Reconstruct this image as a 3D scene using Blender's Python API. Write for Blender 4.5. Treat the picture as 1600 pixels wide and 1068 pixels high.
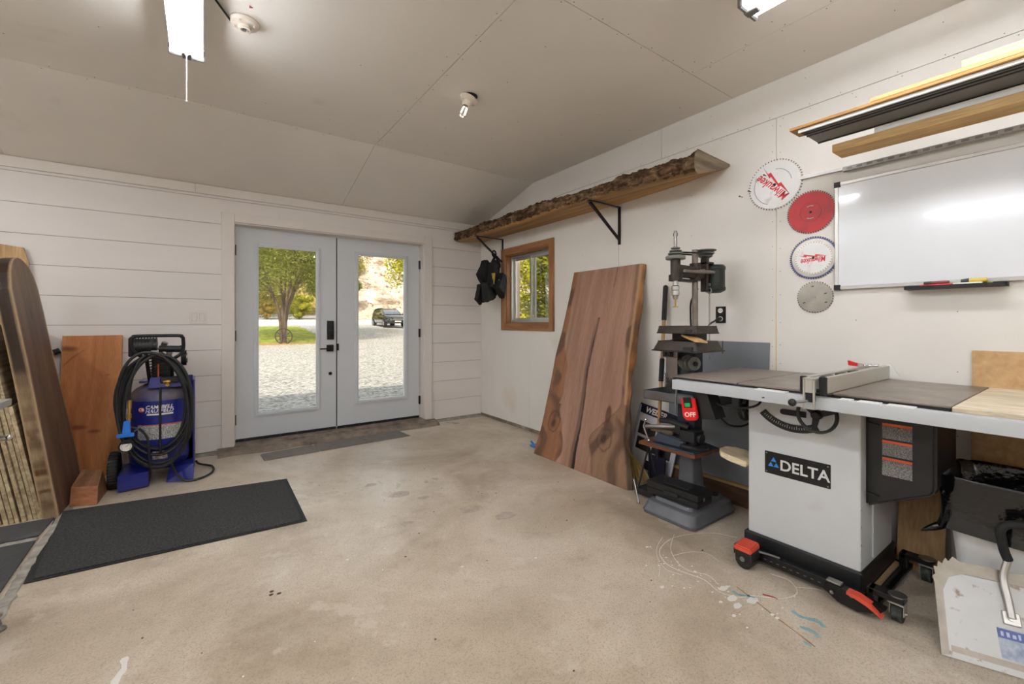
import bpy, bmesh, math, random
from mathutils import Vector, Matrix, noise
PI = math.pi
random.seed(7)
for o in list(bpy.data.objects): bpy.data.objects.remove(o)
SC = bpy.context.scene
COL = SC.collection

# ---------------------------------------------------------------- camera, sky, sun, exposure
cam_d = bpy.data.cameras.new('camera'); cam = bpy.data.objects.new('camera', cam_d); COL.objects.link(cam)
cam.location = (0, 0, 1.22); cam.rotation_euler = (PI/2, 0, -math.radians(35.5))
cam_d.sensor_width = 36; cam_d.lens = 36*675/1600; cam_d.shift_y = -31/1600; cam_d.clip_end = 500; cam_d.clip_start = .02
SC.camera = cam
SC.view_settings.view_transform = 'Standard'; SC.view_settings.look = 'None'
SC.view_settings.gamma = 1; SC.view_settings.use_curve_mapping = False
SC.view_settings.exposure = 0.26
wd = bpy.data.worlds.new('world'); SC.world = wd; wd.use_nodes = True
wn = wd.node_tree; bgn = wn.nodes['Background']
sky = wn.nodes.new('ShaderNodeTexSky'); sky.sky_type = 'NISHITA'; sky.sun_disc = False
sky.sun_elevation = math.radians(31); sky.sun_rotation = math.radians(200); sky.dust_density = 3; sky.air_density = 1.2
smx = wn.nodes.new('ShaderNodeMix'); smx.data_type = 'RGBA'; smx.inputs[0].default_value = .62; smx.inputs[7].default_value = (2.6, 2.55, 2.45, 1)   # thin bright cloud
wn.links.new(sky.outputs[0], smx.inputs[6]); wn.links.new(smx.outputs[2], bgn.inputs[0]); bgn.inputs[1].default_value = 0.42
sun_d = bpy.data.lights.new('sun', 'SUN'); sun = bpy.data.objects.new('sun', sun_d); COL.objects.link(sun)
sun_d.energy = 4.6; sun_d.angle = math.radians(1.5); sun_d.color = (1, .93, .82)
sun.rotation_euler = Vector((-.55, -.84, .78)).to_track_quat('Z', 'Y').to_euler()
TUBE = 60.0      # brightness of the lit tubes

# ---------------------------------------------------------------- helpers
OW = {}            # world matrix of each thing / part, kept by hand

def tag(o, label=None, cat=None, group=None, kind=None):
    if label: o['label'] = label
    if cat: o['category'] = cat
    if group: o['group'] = group
    if kind: o['kind'] = kind
    return o

def thing(name, label, cat, loc=(0, 0, 0), rz=0, group=None, kind=None):
    o = bpy.data.objects.new(name, None); COL.objects.link(o)
    o.empty_display_size = .1
    M = Matrix.Translation(loc) @ Matrix.Rotation(rz, 4, 'Z')
    o.matrix_basis = M; OW[o.name] = M
    return tag(o, label, cat, group, kind)

def fr(o, r, u):
    """matrix whose x runs along r, y along u, z out of the face"""
    o, r, u = Vector(o), Vector(r).normalized(), Vector(u)
    u = (u - r*u.dot(r)).normalized(); n = r.cross(u)
    M = Matrix.Identity(4)
    for i in range(3):
        M[i][0], M[i][1], M[i][2], M[i][3] = r[i], u[i], n[i], o[i]
    return M

def wallR(y, z, x=2.97): return fr((x, y, z), (0, -1, 0), (0, 0, 1))
def wallB(x, z, y=4.865): return fr((x, y, z), (1, 0, 0), (0, 0, 1))

class MB:
    def __init__(self): self.bm = bmesh.new(); self.mi = 0; self.T = Matrix.Identity(4)
    def m(self, i): self.mi = i; return self
    def _fin(self, verts, M=None):
        T = self.T if M is None else self.T @ M
        for v in verts: v.co = T @ v.co
        fs = set()
        for v in verts:
            for f in v.link_faces: fs.add(f)
        for f in fs: f.material_index = self.mi
    def box(self, a, b, bev=0, M=None, seg=1):
        a, b = Vector(a), Vector(b)
        r = bmesh.ops.create_cube(self.bm, size=1)
        vs = r['verts']
        c, d = (a+b)/2, b-a
        for v in vs: v.co = Vector((v.co.x*abs(d.x), v.co.y*abs(d.y), v.co.z*abs(d.z))) + c
        if bev:
            es = set(e for v in vs for e in v.link_edges)
            r = bmesh.ops.bevel(self.bm, geom=list(es), offset=bev, segments=seg, affect='EDGES', profile=.7)
            vs = list(set(v for f in r['faces'] for v in f.verts) | set(v for v in vs if v.is_valid))
            ex = set(vs)
            for v in list(ex):
                for f in v.link_faces: ex.update(f.verts)
            vs = list(ex)
        self._fin(vs, M); return self
    def hexa(self, pts, M=None):
        """8 corners: bottom 4 (ccw), top 4"""
        vs = [self.bm.verts.new(p) for p in pts]
        for q in ((3,2,1,0),(4,5,6,7),(0,1,5,4),(1,2,6,5),(2,3,7,6),(3,0,4,7)):
            self.bm.faces.new([vs[i] for i in q])
        self._fin(vs, M); return self
    def cyl(self, p0, p1, r0, r1=None, n=20, cap=True):
        p0, p1 = Vector(p0), Vector(p1); r1 = r0 if r1 is None else r1
        d = (p1-p0); q = d.to_track_quat('Z', 'Y'); vs = []
        for p, r in ((p0, r0), (p1, r1)):
            vs.append([self.bm.verts.new(p + q @ Vector((math.cos(2*PI*i/n)*r, math.sin(2*PI*i/n)*r, 0))) for i in range(n)])
        for i in range(n):
            self.bm.faces.new((vs[0][i], vs[0][(i+1) % n], vs[1][(i+1) % n], vs[1][i]))
        if cap:
            self.bm.faces.new(list(reversed(vs[0]))); self.bm.faces.new(vs[1])
        self._fin(vs[0]+vs[1]); return self
    def tube(self, pts, r, n=8, closed=False, cap=True):
        pts = [Vector(p) for p in pts]; N = len(pts); rings = []
        rr = r if isinstance(r, (list, tuple)) else [r]*N
        up = None
        for i, p in enumerate(pts):
            if closed: t = pts[(i+1) % N]-pts[i-1]
            else: t = pts[min(i+1, N-1)]-pts[max(i-1, 0)]
            if t.length < 1e-9: t = Vector((0, 0, 1))
            t.normalize()
            if up is None: up = t.orthogonal().normalized()
            up = (up - t*up.dot(t))
            if up.length < 1e-6: up = t.orthogonal()
            up.normalize(); b = t.cross(up)
            rings.append([self.bm.verts.new(p + (up*math.cos(2*PI*k/n) + b*math.sin(2*PI*k/n))*rr[i]) for k in range(n)])
        for i in range(N if closed else N-1):
            A, B = rings[i], rings[(i+1) % N]
            for k in range(n): self.bm.faces.new((A[k], A[(k+1) % n], B[(k+1) % n], B[k]))
        if cap and not closed:
            self.bm.faces.new(list(reversed(rings[0]))); self.bm.faces.new(rings[-1])
        self._fin([v for a in rings for v in a]); return self
    def lathe(self, prof, n=32, M=None):
        rings = []; allv = []
        for r, z in prof:
            if r < 1e-6: ring = [self.bm.verts.new((0, 0, z))]
            else: ring = [self.bm.verts.new((math.cos(2*PI*i/n)*r, math.sin(2*PI*i/n)*r, z)) for i in range(n)]
            rings.append(ring); allv += ring
        for A, B in zip(rings, rings[1:]):
            for i in range(n):
                j = (i+1) % n
                if len(A) == 1 and len(B) == 1: continue
                if len(A) == 1: self.bm.faces.new((A[0], B[j], B[i]))
                elif len(B) == 1: self.bm.faces.new((A[i], A[j], B[0]))
                else: self.bm.faces.new((A[i], A[j], B[j], B[i]))
        shut = tuple(prof[0]) != tuple(prof[-1])
        if shut and len(rings[0]) > 1: self.bm.faces.new(list(reversed(rings[0])))
        if shut and len(rings[-1]) > 1: self.bm.faces.new(rings[-1])
        self._fin(allv, M); return self
    def prism(self, poly, z0, z1, M=None, bev=0):
        """polygon in the local xy plane, extruded z0..z1"""
        a = [self.bm.verts.new((x, y, z0)) for x, y in poly]; b = [self.bm.verts.new((x, y, z1)) for x, y in poly]
        n = len(poly)
        self.bm.faces.new(list(reversed(a))); self.bm.faces.new(b)
        for i in range(n): self.bm.faces.new((a[i], a[(i+1) % n], b[(i+1) % n], b[i]))
        self._fin(a+b, M); return self
    def ball(self, c, r, s=(1, 1, 1), M=None, sub=2):
        q = bmesh.ops.create_icosphere(self.bm, subdivisions=sub, radius=1)
        for v in q['verts']: v.co = Vector((v.co.x*r*s[0], v.co.y*r*s[1], v.co.z*r*s[2])) + Vector(c)
        self._fin(q['verts'], M); return self
    def text(self, s, size, M, ext=.0008, bold=0.0, shear=0, align='CENTER', wid=1.0, fn=None):
        cu = bpy.data.curves.new('t', 'FONT'); cu.body = s; cu.size = size; cu.extrude = ext
        cu.offset = bold; cu.shear = shear; cu.align_x = align; cu.align_y = 'CENTER'; cu.resolution_u = 3
        ob = bpy.data.objects.new('t', cu); COL.objects.link(ob)
        bpy.context.view_layer.update()
        me = bpy.data.meshes.new_from_object(ob.evaluated_get(bpy.context.evaluated_depsgraph_get()))
        bpy.data.objects.remove(ob); bpy.data.curves.remove(cu)
        k = len(self.bm.verts); self.bm.from_mesh(me); bpy.data.meshes.remove(me)
        self.bm.verts.ensure_lookup_table(); vs = self.bm.verts[k:]
        for v in vs:
            v.co.x *= wid; v.co.z += ext
            if fn: v.co = fn(v.co)
        self._fin(vs, M); return self
    def build(self, name, mats, parent=None, M=None, smooth=35, label=None, cat=None, group=None, kind=None):
        bm = self.bm
        if not isinstance(mats, (list, tuple)): mats = [mats]
        if M is not None:
            W = M
        elif parent is not None:
            W = OW[parent.name]
            inv = W.inverted()
            for v in bm.verts: v.co = inv @ v.co
        else:
            xs = [v.co.x for v in bm.verts]; ys = [v.co.y for v in bm.verts]; zs = [v.co.z for v in bm.verts]
            c = Vector(((min(xs)+max(xs))/2, (min(ys)+max(ys))/2, min(zs)))
            for v in bm.verts: v.co -= c
            W = Matrix.Translation(c)
        bmesh.ops.recalc_face_normals(bm, faces=bm.faces)
        me = bpy.data.meshes.new(name); bm.to_mesh(me); bm.free()
        for m in mats: me.materials.append(m)
        if smooth:
            me.polygons.foreach_set('use_smooth', [True]*len(me.polygons))
            me.set_sharp_from_angle(angle=math.radians(smooth))
        o = bpy.data.objects.new(name, me); COL.objects.link(o)
        if parent is not None:
            o.parent = parent; o.matrix_basis = OW[parent.name].inverted() @ W
        else: o.matrix_basis = W
        OW[o.name] = W.copy()
        return tag(o, label, cat, group, kind)

def arc(c, r, a0, a1, n, ax='xy'):
    out = []
    for i in range(n+1):
        a = math.radians(a0 + (a1-a0)*i/n); x, y = math.cos(a)*r, math.sin(a)*r
        if ax == 'xy': out.append((c[0]+x, c[1]+y))
        elif ax == 'yz': out.append((c[0], c[1]+x, c[2]+y))
        elif ax == 'xz': out.append((c[0]+x, c[1], c[2]+y))
    return out

def spline(pts, k=8):
    """smooth path through points"""
    P = [Vector(p) for p in pts]; P = [P[0]*2-P[1]] + P + [P[-1]*2-P[-2]]; out = []
    for i in range(1, len(P)-2):
        for j in range(k):
            t = j/k; a, b, c, d = P[i-1], P[i], P[i+1], P[i+2]
            out.append(.5*((2*b) + (c-a)*t + (2*a-5*b+4*c-d)*t*t + (3*b-a-3*c+d)*t**3))
    out.append(P[-2]); return out

# ---------------------------------------------------------------- materials
def srgb(c):
    return tuple(((x/255)/12.92 if x/255 <= .04045 else ((x/255+.055)/1.055)**2.4) for x in c) + (1,)

def mat(name, col, rough=.5, metal=0, var=.06, scale=8, bump=0, bscale=60, spec=.5, coat=0, emit=None, es=0, stretch=(1, 1, 1), dirt=None, dscale=3, dlo=.5, dhi=.7):
    m = bpy.data.materials.new(name); m.use_nodes = True; nt = m.node_tree; N = nt.nodes; L = nt.links
    b = N['Principled BSDF']; c = srgb(col)
    tc = N.new('ShaderNodeTexCoord'); mp = N.new('ShaderNodeMapping'); mp.inputs['Scale'].default_value = stretch
    L.new(tc.outputs['Object'], mp.inputs[0])
    nz = N.new('ShaderNodeTexNoise'); nz.inputs['Scale'].default_value = scale; nz.inputs['Detail'].default_value = 5
    L.new(mp.outputs[0], nz.inputs['Vector'])
    cr = N.new('ShaderNodeValToRGB'); cr.color_ramp.elements[0].position = .3; cr.color_ramp.elements[1].position = .7
    cr.color_ramp.elements[0].color = tuple(x*(1-var) for x in c[:3]) + (1,)
    cr.color_ramp.elements[1].color = tuple(min(1, x*(1+var)) for x in c[:3]) + (1,)
    L.new(nz.outputs[0], cr.inputs[0]); out = cr.outputs[0]
    if dirt:
        dn = N.new('ShaderNodeTexNoise'); dn.inputs['Scale'].default_value = dscale; dn.inputs['Detail'].default_value = 8
        L.new(mp.outputs[0], dn.inputs['Vector'])
        mr = N.new('ShaderNodeMapRange'); mr.inputs[1].default_value = dlo; mr.inputs[2].default_value = dhi
        L.new(dn.outputs[0], mr.inputs[0])
        mx = N.new('ShaderNodeMix'); mx.data_type = 'RGBA'; L.new(mr.outputs[0], mx.inputs[0])
        L.new(out, mx.inputs[6]); mx.inputs[7].default_value = srgb(dirt); out = mx.outputs[2]
    L.new(out, b.inputs['Base Color'])
    b.inputs['Roughness'].default_value = rough; b.inputs['Metallic'].default_value = metal
    b.inputs['Specular IOR Level'].default_value = spec; b.inputs['Coat Weight'].default_value = coat
    if bump:
        bn = N.new('ShaderNodeTexNoise'); bn.inputs['Scale'].default_value = bscale; bn.inputs['Detail'].default_value = 4
        L.new(mp.outputs[0], bn.inputs['Vector'])
        bp = N.new('ShaderNodeBump'); bp.inputs['Strength'].default_value = bump; bp.inputs['Distance'].default_value = .01
        L.new(bn.outputs[0], bp.inputs['Height']); L.new(bp.outputs[0], b.inputs['Normal'])
    if emit:
        b.inputs['Emission Color'].default_value = srgb(emit); b.inputs['Emission Strength'].default_value = es
    return m

def wood(name, dark, light, axis='Z', s=14, rough=.55, fine=.25, bump=.15, knots=None, lo=.35, hi=.65, attr=None):
    m = bpy.data.materials.new(name); m.use_nodes = True; nt = m.node_tree; N = nt.nodes; L = nt.links
    b = N['Principled BSDF']; tc = N.new('ShaderNodeTexCoord'); mp = N.new('ShaderNodeMapping')
    sc = [1, 1, 1]; sc['XYZ'.index(axis)] = .07; mp.inputs['Scale'].default_value = sc
    L.new(tc.outputs['Object'], mp.inputs[0])
    n1 = N.new('ShaderNodeTexNoise'); n1.inputs['Scale'].default_value = s; n1.inputs['Detail'].default_value = 6; n1.inputs['Distortion'].default_value = .8
    n2 = N.new('ShaderNodeTexNoise'); n2.inputs['Scale'].default_value = s*14; n2.inputs['Detail'].default_value = 3
    for n in (n1, n2): L.new(mp.outputs[0], n.inputs['Vector'])
    cr = N.new('ShaderNodeValToRGB'); cr.color_ramp.elements[0].position = lo; cr.color_ramp.elements[1].position = hi
    cr.color_ramp.elements[0].color = srgb(dark); cr.color_ramp.elements[1].color = srgb(light)
    L.new(n1.outputs[0], cr.inputs[0]); out = cr.outputs[0]
    if attr:
        at = N.new('ShaderNodeVertexColor'); at.layer_name = attr
        mx0 = N.new('ShaderNodeMix'); mx0.data_type = 'RGBA'; mx0.blend_type = 'MULTIPLY'; mx0.inputs[0].default_value = 1
        L.new(out, mx0.inputs[6]); L.new(at.outputs[0], mx0.inputs[7]); out = mx0.outputs[2]
    mr = N.new('ShaderNodeMapRange'); mr.inputs[1].default_value = .3; mr.inputs[2].default_value = .7
    mr.inputs[3].default_value = 1-fine; mr.inputs[4].default_value = 1+fine*.3
    L.new(n2.outputs[0], mr.inputs[0])
    mx = N.new('ShaderNodeMix'); mx.data_type = 'RGBA'; mx.blend_type = 'MULTIPLY'; mx.inputs[0].default_value = 1
    L.new(out, mx.inputs[6]); L.new(mr.outputs[0], mx.inputs[7]); out = mx.outputs[2]
    if knots:
        vo = N.new('ShaderNodeTexVoronoi'); vo.inputs['Scale'].default_value = knots; mk = N.new('ShaderNodeMapping')
        s3 = [1, 1, 1]; s3['XYZ'.index(axis)] = .6; mk.inputs['Scale'].default_value = s3
        L.new(tc.outputs['Object'], mk.inputs[0]); L.new(mk.outputs[0], vo.inputs['Vector'])
        k = N.new('ShaderNodeMapRange'); k.inputs[1].default_value = .05; k.inputs[2].default_value = .11; k.inputs[3].default_value = .45; k.inputs[4].default_value = 1
        L.new(vo.outputs['Distance'], k.inputs[0])
        m2 = N.new('ShaderNodeMix'); m2.data_type = 'RGBA'; m2.blend_type = 'MULTIPLY'; m2.inputs[0].default_value = 1
        L.new(out, m2.inputs[6]); L.new(k.outputs[0], m2.inputs[7]); out = m2.outputs[2]
    L.new(out, b.inputs['Base Color']); b.inputs['Roughness'].default_value = rough; b.inputs['Specular IOR Level'].default_value = .3
    bp = N.new('ShaderNodeBump'); bp.inputs['Strength'].default_value = bump; bp.inputs['Distance'].default_value = .004
    L.new(n2.outputs[0], bp.inputs['Height']); L.new(bp.outputs[0], b.inputs['Normal'])
    return m

def glass(name, tint=(1, 1, 1), rough=0, refl=1.45):
    """thin window pane: clear transmission plus a fresnel mirror"""
    m = bpy.data.materials.new(name); m.use_nodes = True; nt = m.node_tree; N = nt.nodes; L = nt.links
    N.remove(N['Principled BSDF']); o = N['Material Output']
    t = N.new('ShaderNodeBsdfTransparent'); t.inputs[0].default_value = tint + (1,)
    g = N.new('ShaderNodeBsdfGlossy'); g.inputs['Roughness'].default_value = rough
    f = N.new('ShaderNodeFresnel'); g_ = N.new('ShaderNodeNewGeometry'); mr = N.new('ShaderNodeMapRange')
    mr.inputs[3].default_value = refl; mr.inputs[4].default_value = 1/refl     # same mirror strength from both faces
    L.new(g_.outputs['Backfacing'], mr.inputs[0]); L.new(mr.outputs[0], f.inputs[0])
    x = N.new('ShaderNodeMixShader'); L.new(f.outputs[0], x.inputs[0]); L.new(t.outputs[0], x.inputs[1]); L.new(g.outputs[0], x.inputs[2])
    L.new(x.outputs[0], o.inputs[0]); return m

def leafmat(name, c1, c2):
    m = bpy.data.materials.new(name); m.use_nodes = True; nt = m.node_tree; N = nt.nodes; L = nt.links
    N.remove(N['Principled BSDF']); o = N['Material Output']
    tc = N.new('ShaderNodeTexCoord'); n = N.new('ShaderNodeTexNoise'); n.inputs['Scale'].default_value = 1.4; n.inputs['Detail'].default_value = 8
    n.inputs['Roughness'].default_value = .8
    L.new(tc.outputs['Object'], n.inputs['Vector'])
    cr = N.new('ShaderNodeValToRGB'); cr.color_ramp.elements[0].position = .38; cr.color_ramp.elements[1].position = .62
    cr.color_ramp.elements[0].color = srgb(c1); cr.color_ramp.elements[1].color = srgb(c2)
    L.new(n.outputs[0], cr.inputs[0])
    d = N.new('ShaderNodeBsdfDiffuse'); t = N.new('ShaderNodeBsdfTranslucent')
    L.new(cr.outputs[0], d.inputs[0]); L.new(cr.outputs[0], t.inputs[0])
    x = N.new('ShaderNodeMixShader'); x.inputs[0].default_value = .4
    L.new(d.outputs[0], x.inputs[1]); L.new(t.outputs[0], x.inputs[2]); L.new(x.outputs[0], o.inputs[0]); return m

def multi(name, stops, scale=1, detail=8, rough=.7, bump=.3, bscale=20, bdist=.02, extra=None, stretch=(1, 1, 1), spec=.3, rlo=None, rhi=None, dist=0):
    """noise driven colour ramp, several stops; optional darker specks"""
    m = bpy.data.materials.new(name); m.use_nodes = True; nt = m.node_tree; N = nt.nodes; L = nt.links
    b = N['Principled BSDF']; tc = N.new('ShaderNodeTexCoord'); mp = N.new('ShaderNodeMapping'); mp.inputs['Scale'].default_value = stretch
    L.new(tc.outputs['Object'], mp.inputs[0])
    n = N.new('ShaderNodeTexNoise'); n.inputs['Scale'].default_value = scale; n.inputs['Detail'].default_value = detail; n.inputs['Distortion'].default_value = dist
    n.inputs['Roughness'].default_value = .6
    L.new(mp.outputs[0], n.inputs['Vector'])
    cr = N.new('ShaderNodeValToRGB'); e = cr.color_ramp.elements
    while len(e) < len(stops): e.new(.5)
    for i, (p, c) in enumerate(stops): e[i].position = p; e[i].color = srgb(c)
    L.new(n.outputs[0], cr.inputs[0]); out = cr.outputs[0]
    if extra:
        for (sc, lo, hi, c, amt) in extra:
            n2 = N.new('ShaderNodeTexNoise'); n2.inputs['Scale'].default_value = sc; n2.inputs['Detail'].default_value = 6; n2.inputs['Roughness'].default_value = .65
            L.new(mp.outputs[0], n2.inputs['Vector'])
            mr = N.new('ShaderNodeMapRange'); mr.inputs[1].default_value = lo; mr.inputs[2].default_value = hi; mr.inputs[4].default_value = amt
            L.new(n2.outputs[0], mr.inputs[0])
            mx = N.new('ShaderNodeMix'); mx.data_type = 'RGBA'; L.new(mr.outputs[0], mx.inputs[0])
            L.new(out, mx.inputs[6]); mx.inputs[7].default_value = srgb(c); out = mx.outputs[2]
    L.new(out, b.inputs['Base Color']); b.inputs['Roughness'].default_value = rough; b.inputs['Specular IOR Level'].default_value = spec
    if rlo is not None:
        r = N.new('ShaderNodeMapRange'); r.inputs[1].default_value = .35; r.inputs[2].default_value = .65; r.inputs[3].default_value = rlo; r.inputs[4].default_value = rhi
        L.new(n.outputs[0], r.inputs[0]); L.new(r.outputs[0], b.inputs['Roughness'])
    if bump:
        bn = N.new('ShaderNodeTexNoise'); bn.inputs['Scale'].default_value = bscale; bn.inputs['Detail'].default_value = 6
        L.new(mp.outputs[0], bn.inputs['Vector'])
        bp = N.new('ShaderNodeBump'); bp.inputs['Strength'].default_value = bump; bp.inputs['Distance'].default_value = bdist
        L.new(bn.outputs[0], bp.inputs['Height']); L.new(bp.outputs[0], b.inputs['Normal'])
    return m

M = {}
M['white_panel'] = mat('white painted panel', (226, 221, 213), .6, var=.025, scale=2.5, bump=.05, bscale=120, dirt=(214, 200, 178), dscale=1.3, dlo=.62, dhi=.8)
M['white_board'] = mat('white stained pine', (228, 221, 215), .5, var=.03, scale=5, stretch=(.15, 1, 1), bump=.04)
M['ceiling'] = mat('ceiling panel paint', (234, 228, 220), .65, var=.03, scale=1.5, bump=.06, bscale=90, dirt=(205, 188, 168), dscale=1.7, dlo=.66, dhi=.85)
M['trim'] = mat('cream trim paint', (224, 216, 208), .5, var=.03, scale=4)
M['seam'] = mat('seam shadow gap', (92, 82, 72), .9)
M['caulk'] = mat('yellowed caulk', (222, 196, 150), .7, var=.1, scale=20)
M['nail'] = mat('dark nail head', (96, 80, 68), .6)
M['door'] = mat('grey white door paint', (208, 211, 214), .4, var=.01)
M['black'] = mat('matte black', (18, 18, 19), .55)
M['blackmetal'] = mat('black hardware', (22, 22, 23), .35, .3)
M['rubber'] = mat('black rubber', (26, 27, 27), .75, bump=.2, bscale=200)
M['glass'] = glass('window glass', (.97, .98, .97))
M['concrete'] = multi('concrete', [(.25, (150, 134, 114)), (.42, (184, 169, 148)), (.55, (202, 188, 168)), (.75, (218, 207, 190))], scale=1.1, detail=12, rough=.5,
    bump=.25, bscale=45, bdist=.006, spec=.45, rlo=.44, rhi=.27, dist=.6,
    extra=[(2.2, .53, .72, (136, 114, 90), .5), (60, .62, .7, (120, 100, 80), .35), (25, .68, .72, (226, 218, 206), .4), (.7, .55, .8, (160, 150, 134), .5), (140, .50, .66, (122, 104, 86), .5), (11, .56, .72, (150, 132, 110), .4), (5, .60, .66, (214, 204, 188), .35)])
M['concrete2'] = multi('rough concrete', [(.3, (92, 82, 72)), (.6, (140, 126, 110)), (.8, (176, 166, 152))], scale=9, bump=.8, bscale=30, bdist=.02)
M['cement_light'] = multi('pale cement', [(.3, (128, 122, 112)), (.6, (166, 160, 150)), (.8, (196, 190, 180))], scale=14, bump=.8, bscale=40, bdist=.01)
M['carpet'] = multi('charcoal carpet', [(.3, (50, 50, 50)), (.5, (66, 66, 65)), (.7, (86, 85, 82))], scale=90, bump=1, bscale=300, bdist=.006, rough=.95, spec=.1, extra=[(3, .5, .7, (70, 68, 65), .3)])
M['matgrey'] = mat('ribbed grey rubber', (116, 111, 103), .75, var=.12, scale=12)
M['slate'] = mat('dark slate rubber', (62, 64, 66), .6, var=.15, scale=6, bump=.3, bscale=60, dirt=(110, 106, 100), dscale=4, dlo=.6, dhi=.8)
M['steel'] = mat('bare steel', (150, 148, 144), .32, .9, var=.12, scale=20)
M['brightsteel'] = mat('polished steel', (205, 205, 202), .22, 1, var=.04)
M['alu'] = mat('aluminium', (188, 186, 180), .35, .75, var=.05)
M['brown_steel'] = mat('oxidised cast iron', (62, 54, 47), .5, .5, var=.2, scale=15, bump=.2)
M['white_plastic'] = mat('white plastic', (232, 226, 216), .4, var=.01)

# ================================================================ SETTING
XR, YB, XL, YF, ZC = 2.97, 4.865, -4.2, -4.0, 2.76
# floor ----------------------------------------------------------
b = MB()
b.box((XL, YF, -.12), (XR+.12, 4.80, 0))
b.build('floor', M['concrete'], kind='structure', smooth=0)

def panelwall(name, rects, frm, mats, th=.012, gap=.0015, backing=None, nails=None, seams=None):
    """panels butted with hair gaps in front of a dark backing, one mesh; rects in local (right, up)"""
    b = MB()
    for rc in rects:
        x0, x1, y0, y1 = rc[:4]; sk = rc[4] if len(rc) > 4 else ''      # sides that join without a gap
        b.m(0).box((x0+(0 if 'L' in sk else gap), y0+(0 if 'B' in sk else gap), -th), (x1-(0 if 'R' in sk else gap), y1-(0 if 'T' in sk else gap), 0), M=frm)
        b.m(1).box((x0, y0, -th-.12), (x1, y1, -th-.001), M=frm)
    for (x, y) in (nails or []):
        b.m(2).box((x-.0020, y-.0020, 0), (x+.0020, y+.0020, .0006), M=frm)
    return b.build(name, mats, kind='structure', smooth=0)

# right wall (window opening Y 3.47..4.29, z 1.20..2.02)
wy0, wy1, wz0, wz1 = 3.47, 4.285, 1.205, 2.02
F = fr((XR, 0, 0), (0, -1, 0), (0, 0, 1))
R = [(-YB, -wy1, .035, 2.52, 'R'), (-wy1, -3.83, .035, wz0, 'L'), (-wy1, -3.83, wz1, 2.52, 'L'),
     (-3.83, -wy0, .035, wz0, 'R'), (-3.83, -wy0, wz1, 2.52, 'R'), (-wy0, -2.55, .035, 2.52, 'L'),
     (-2.55, -1.263, .035, 2.52), (-1.263, -.04, .035, 2.52), (-.04, 1.2, .035, 2.52), (1.2, 2.42, .035, 2.52), (2.42, -YF, .035, 2.52),
     (-YB, -3.83, 2.52, 2.78), (-3.83, -2.11, 2.52, 2.78), (-2.11, .33, 2.52, 2.78), (.33, -YF, 2.52, 2.78)]
nails = []
rn = random.Random(3)
for k in range(28):
    y = -4.7+k*.2
    nails += [(y+rn.uniform(-.03, .03), 2.535), (y+.05+rn.uniform(-.03, .03), 2.505)]
    if k % 3 == 0: nails.append((y, 2.70))
for k in range(16):
    z = .15+k*.155+rn.uniform(-.02, .02)
    nails += [(-1.285, z), (-1.24, z+rn.uniform(-.02, .02))]
    if k % 2: nails += [(-2.53, z), (-.85, z), (-.45, z+.04), (-1.85, z), (-3.0, z), (-2.15+.02, z)]
panelwall('wall_right', R, F, [M['white_panel'], M['seam'], M['nail']], nails=[n for n in nails if not (-4.35 < n[0] < -3.4 and 1.1 < n[1] < 2.1)])
b = MB()
for k in range(46):
    z = .05+k*.041
    w = .0045*max(.15, min(1, (1.9-z)*1.2))+.003*noise.noise(Vector((0, 0, z*4)))
    b.box((-1.263-w, z, -.001), (-1.263+w*.6, z+.041, .0012), M=F)
b.build('trim_6', M['caulk'], kind='structure', smooth=0)
b = MB(); b.box((XR-.004, YF, 0), (XR+.12, YB, .036)); b.build('baseboard_right', M['concrete2'], kind='structure', smooth=0)

# back wall: shiplap boards with a door opening
dx0, dx1, dzt = .235, 2.165, 2.165
F = fr((0, YB, 0), (1, 0, 0), (0, 0, 1))
rects = []
z = 1.196-5*.2347
joints = {9: -.18, 10: .9, 2: 1.0}
k = 0
while z < 2.39:
    z1 = min(z+.2347, 2.39); z0 = max(z, .015)
    if z0 < dzt-.001:
        zz = min(z1, dzt)
        e = ('R', 'L') if z1 > dzt else ('', '')
        rects.append((XL, dx0, z0, z1, e[0])); rects.append((dx1, XR, z0, z1, e[1]))
        if z1 > dzt: rects.append((dx0, dx1, dzt, z1, 'LR'))
    else:
        rects.append((XL, -.066 if k == 9 else XR, z0, z1))
        if k == 9: rects.append((-.066, XR, z0, z1))
    z += .2347; k += 1
panelwall('wall_back', rects, F, [M['white_board'], M['seam'], M['nail']], gap=.0018)
b = MB(); b.box((XL, YB-.02, 2.392), (-.066, YB, 2.475), .003); b.box((-.064, YB-.02, 2.392), (XR, YB, 2.475), .003)
b.build('trim_1', M['trim'], kind='structure')
b = MB(); b.box((XL, YB+.001, 2.385), (XR+.12, YB+.14, 2.95)); b.build('light_stop_top', M['ceiling'], kind='structure')  # unseen filler added behind the wall top to stop outside light leaking in
b = MB()   # broken concrete footing under the boards
rn = random.Random(5)
for (x0, x1) in ((XL, dx0-.1), (dx1+.1, XR)):
    n = int((x1-x0)/.07)
    for i in range(n):
        xa = x0+(x1-x0)*i/n; xb = x0+(x1-x0)*(i+1)/n
        b.hexa([(xa, YB-.055-rn.uniform(0, .02), 0), (xb, YB-.055-rn.uniform(0, .02), 0), (xb, YB+.1, 0), (xa, YB+.1, 0),
                (xa, YB-.012, .013+rn.uniform(0, .008)), (xb, YB-.012, .013+rn.uniform(0, .008)), (xb, YB+.1, .014), (xa, YB+.1, .014)])
b.build('baseboard_back', M['cement_light'], kind='structure', smooth=0)

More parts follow.
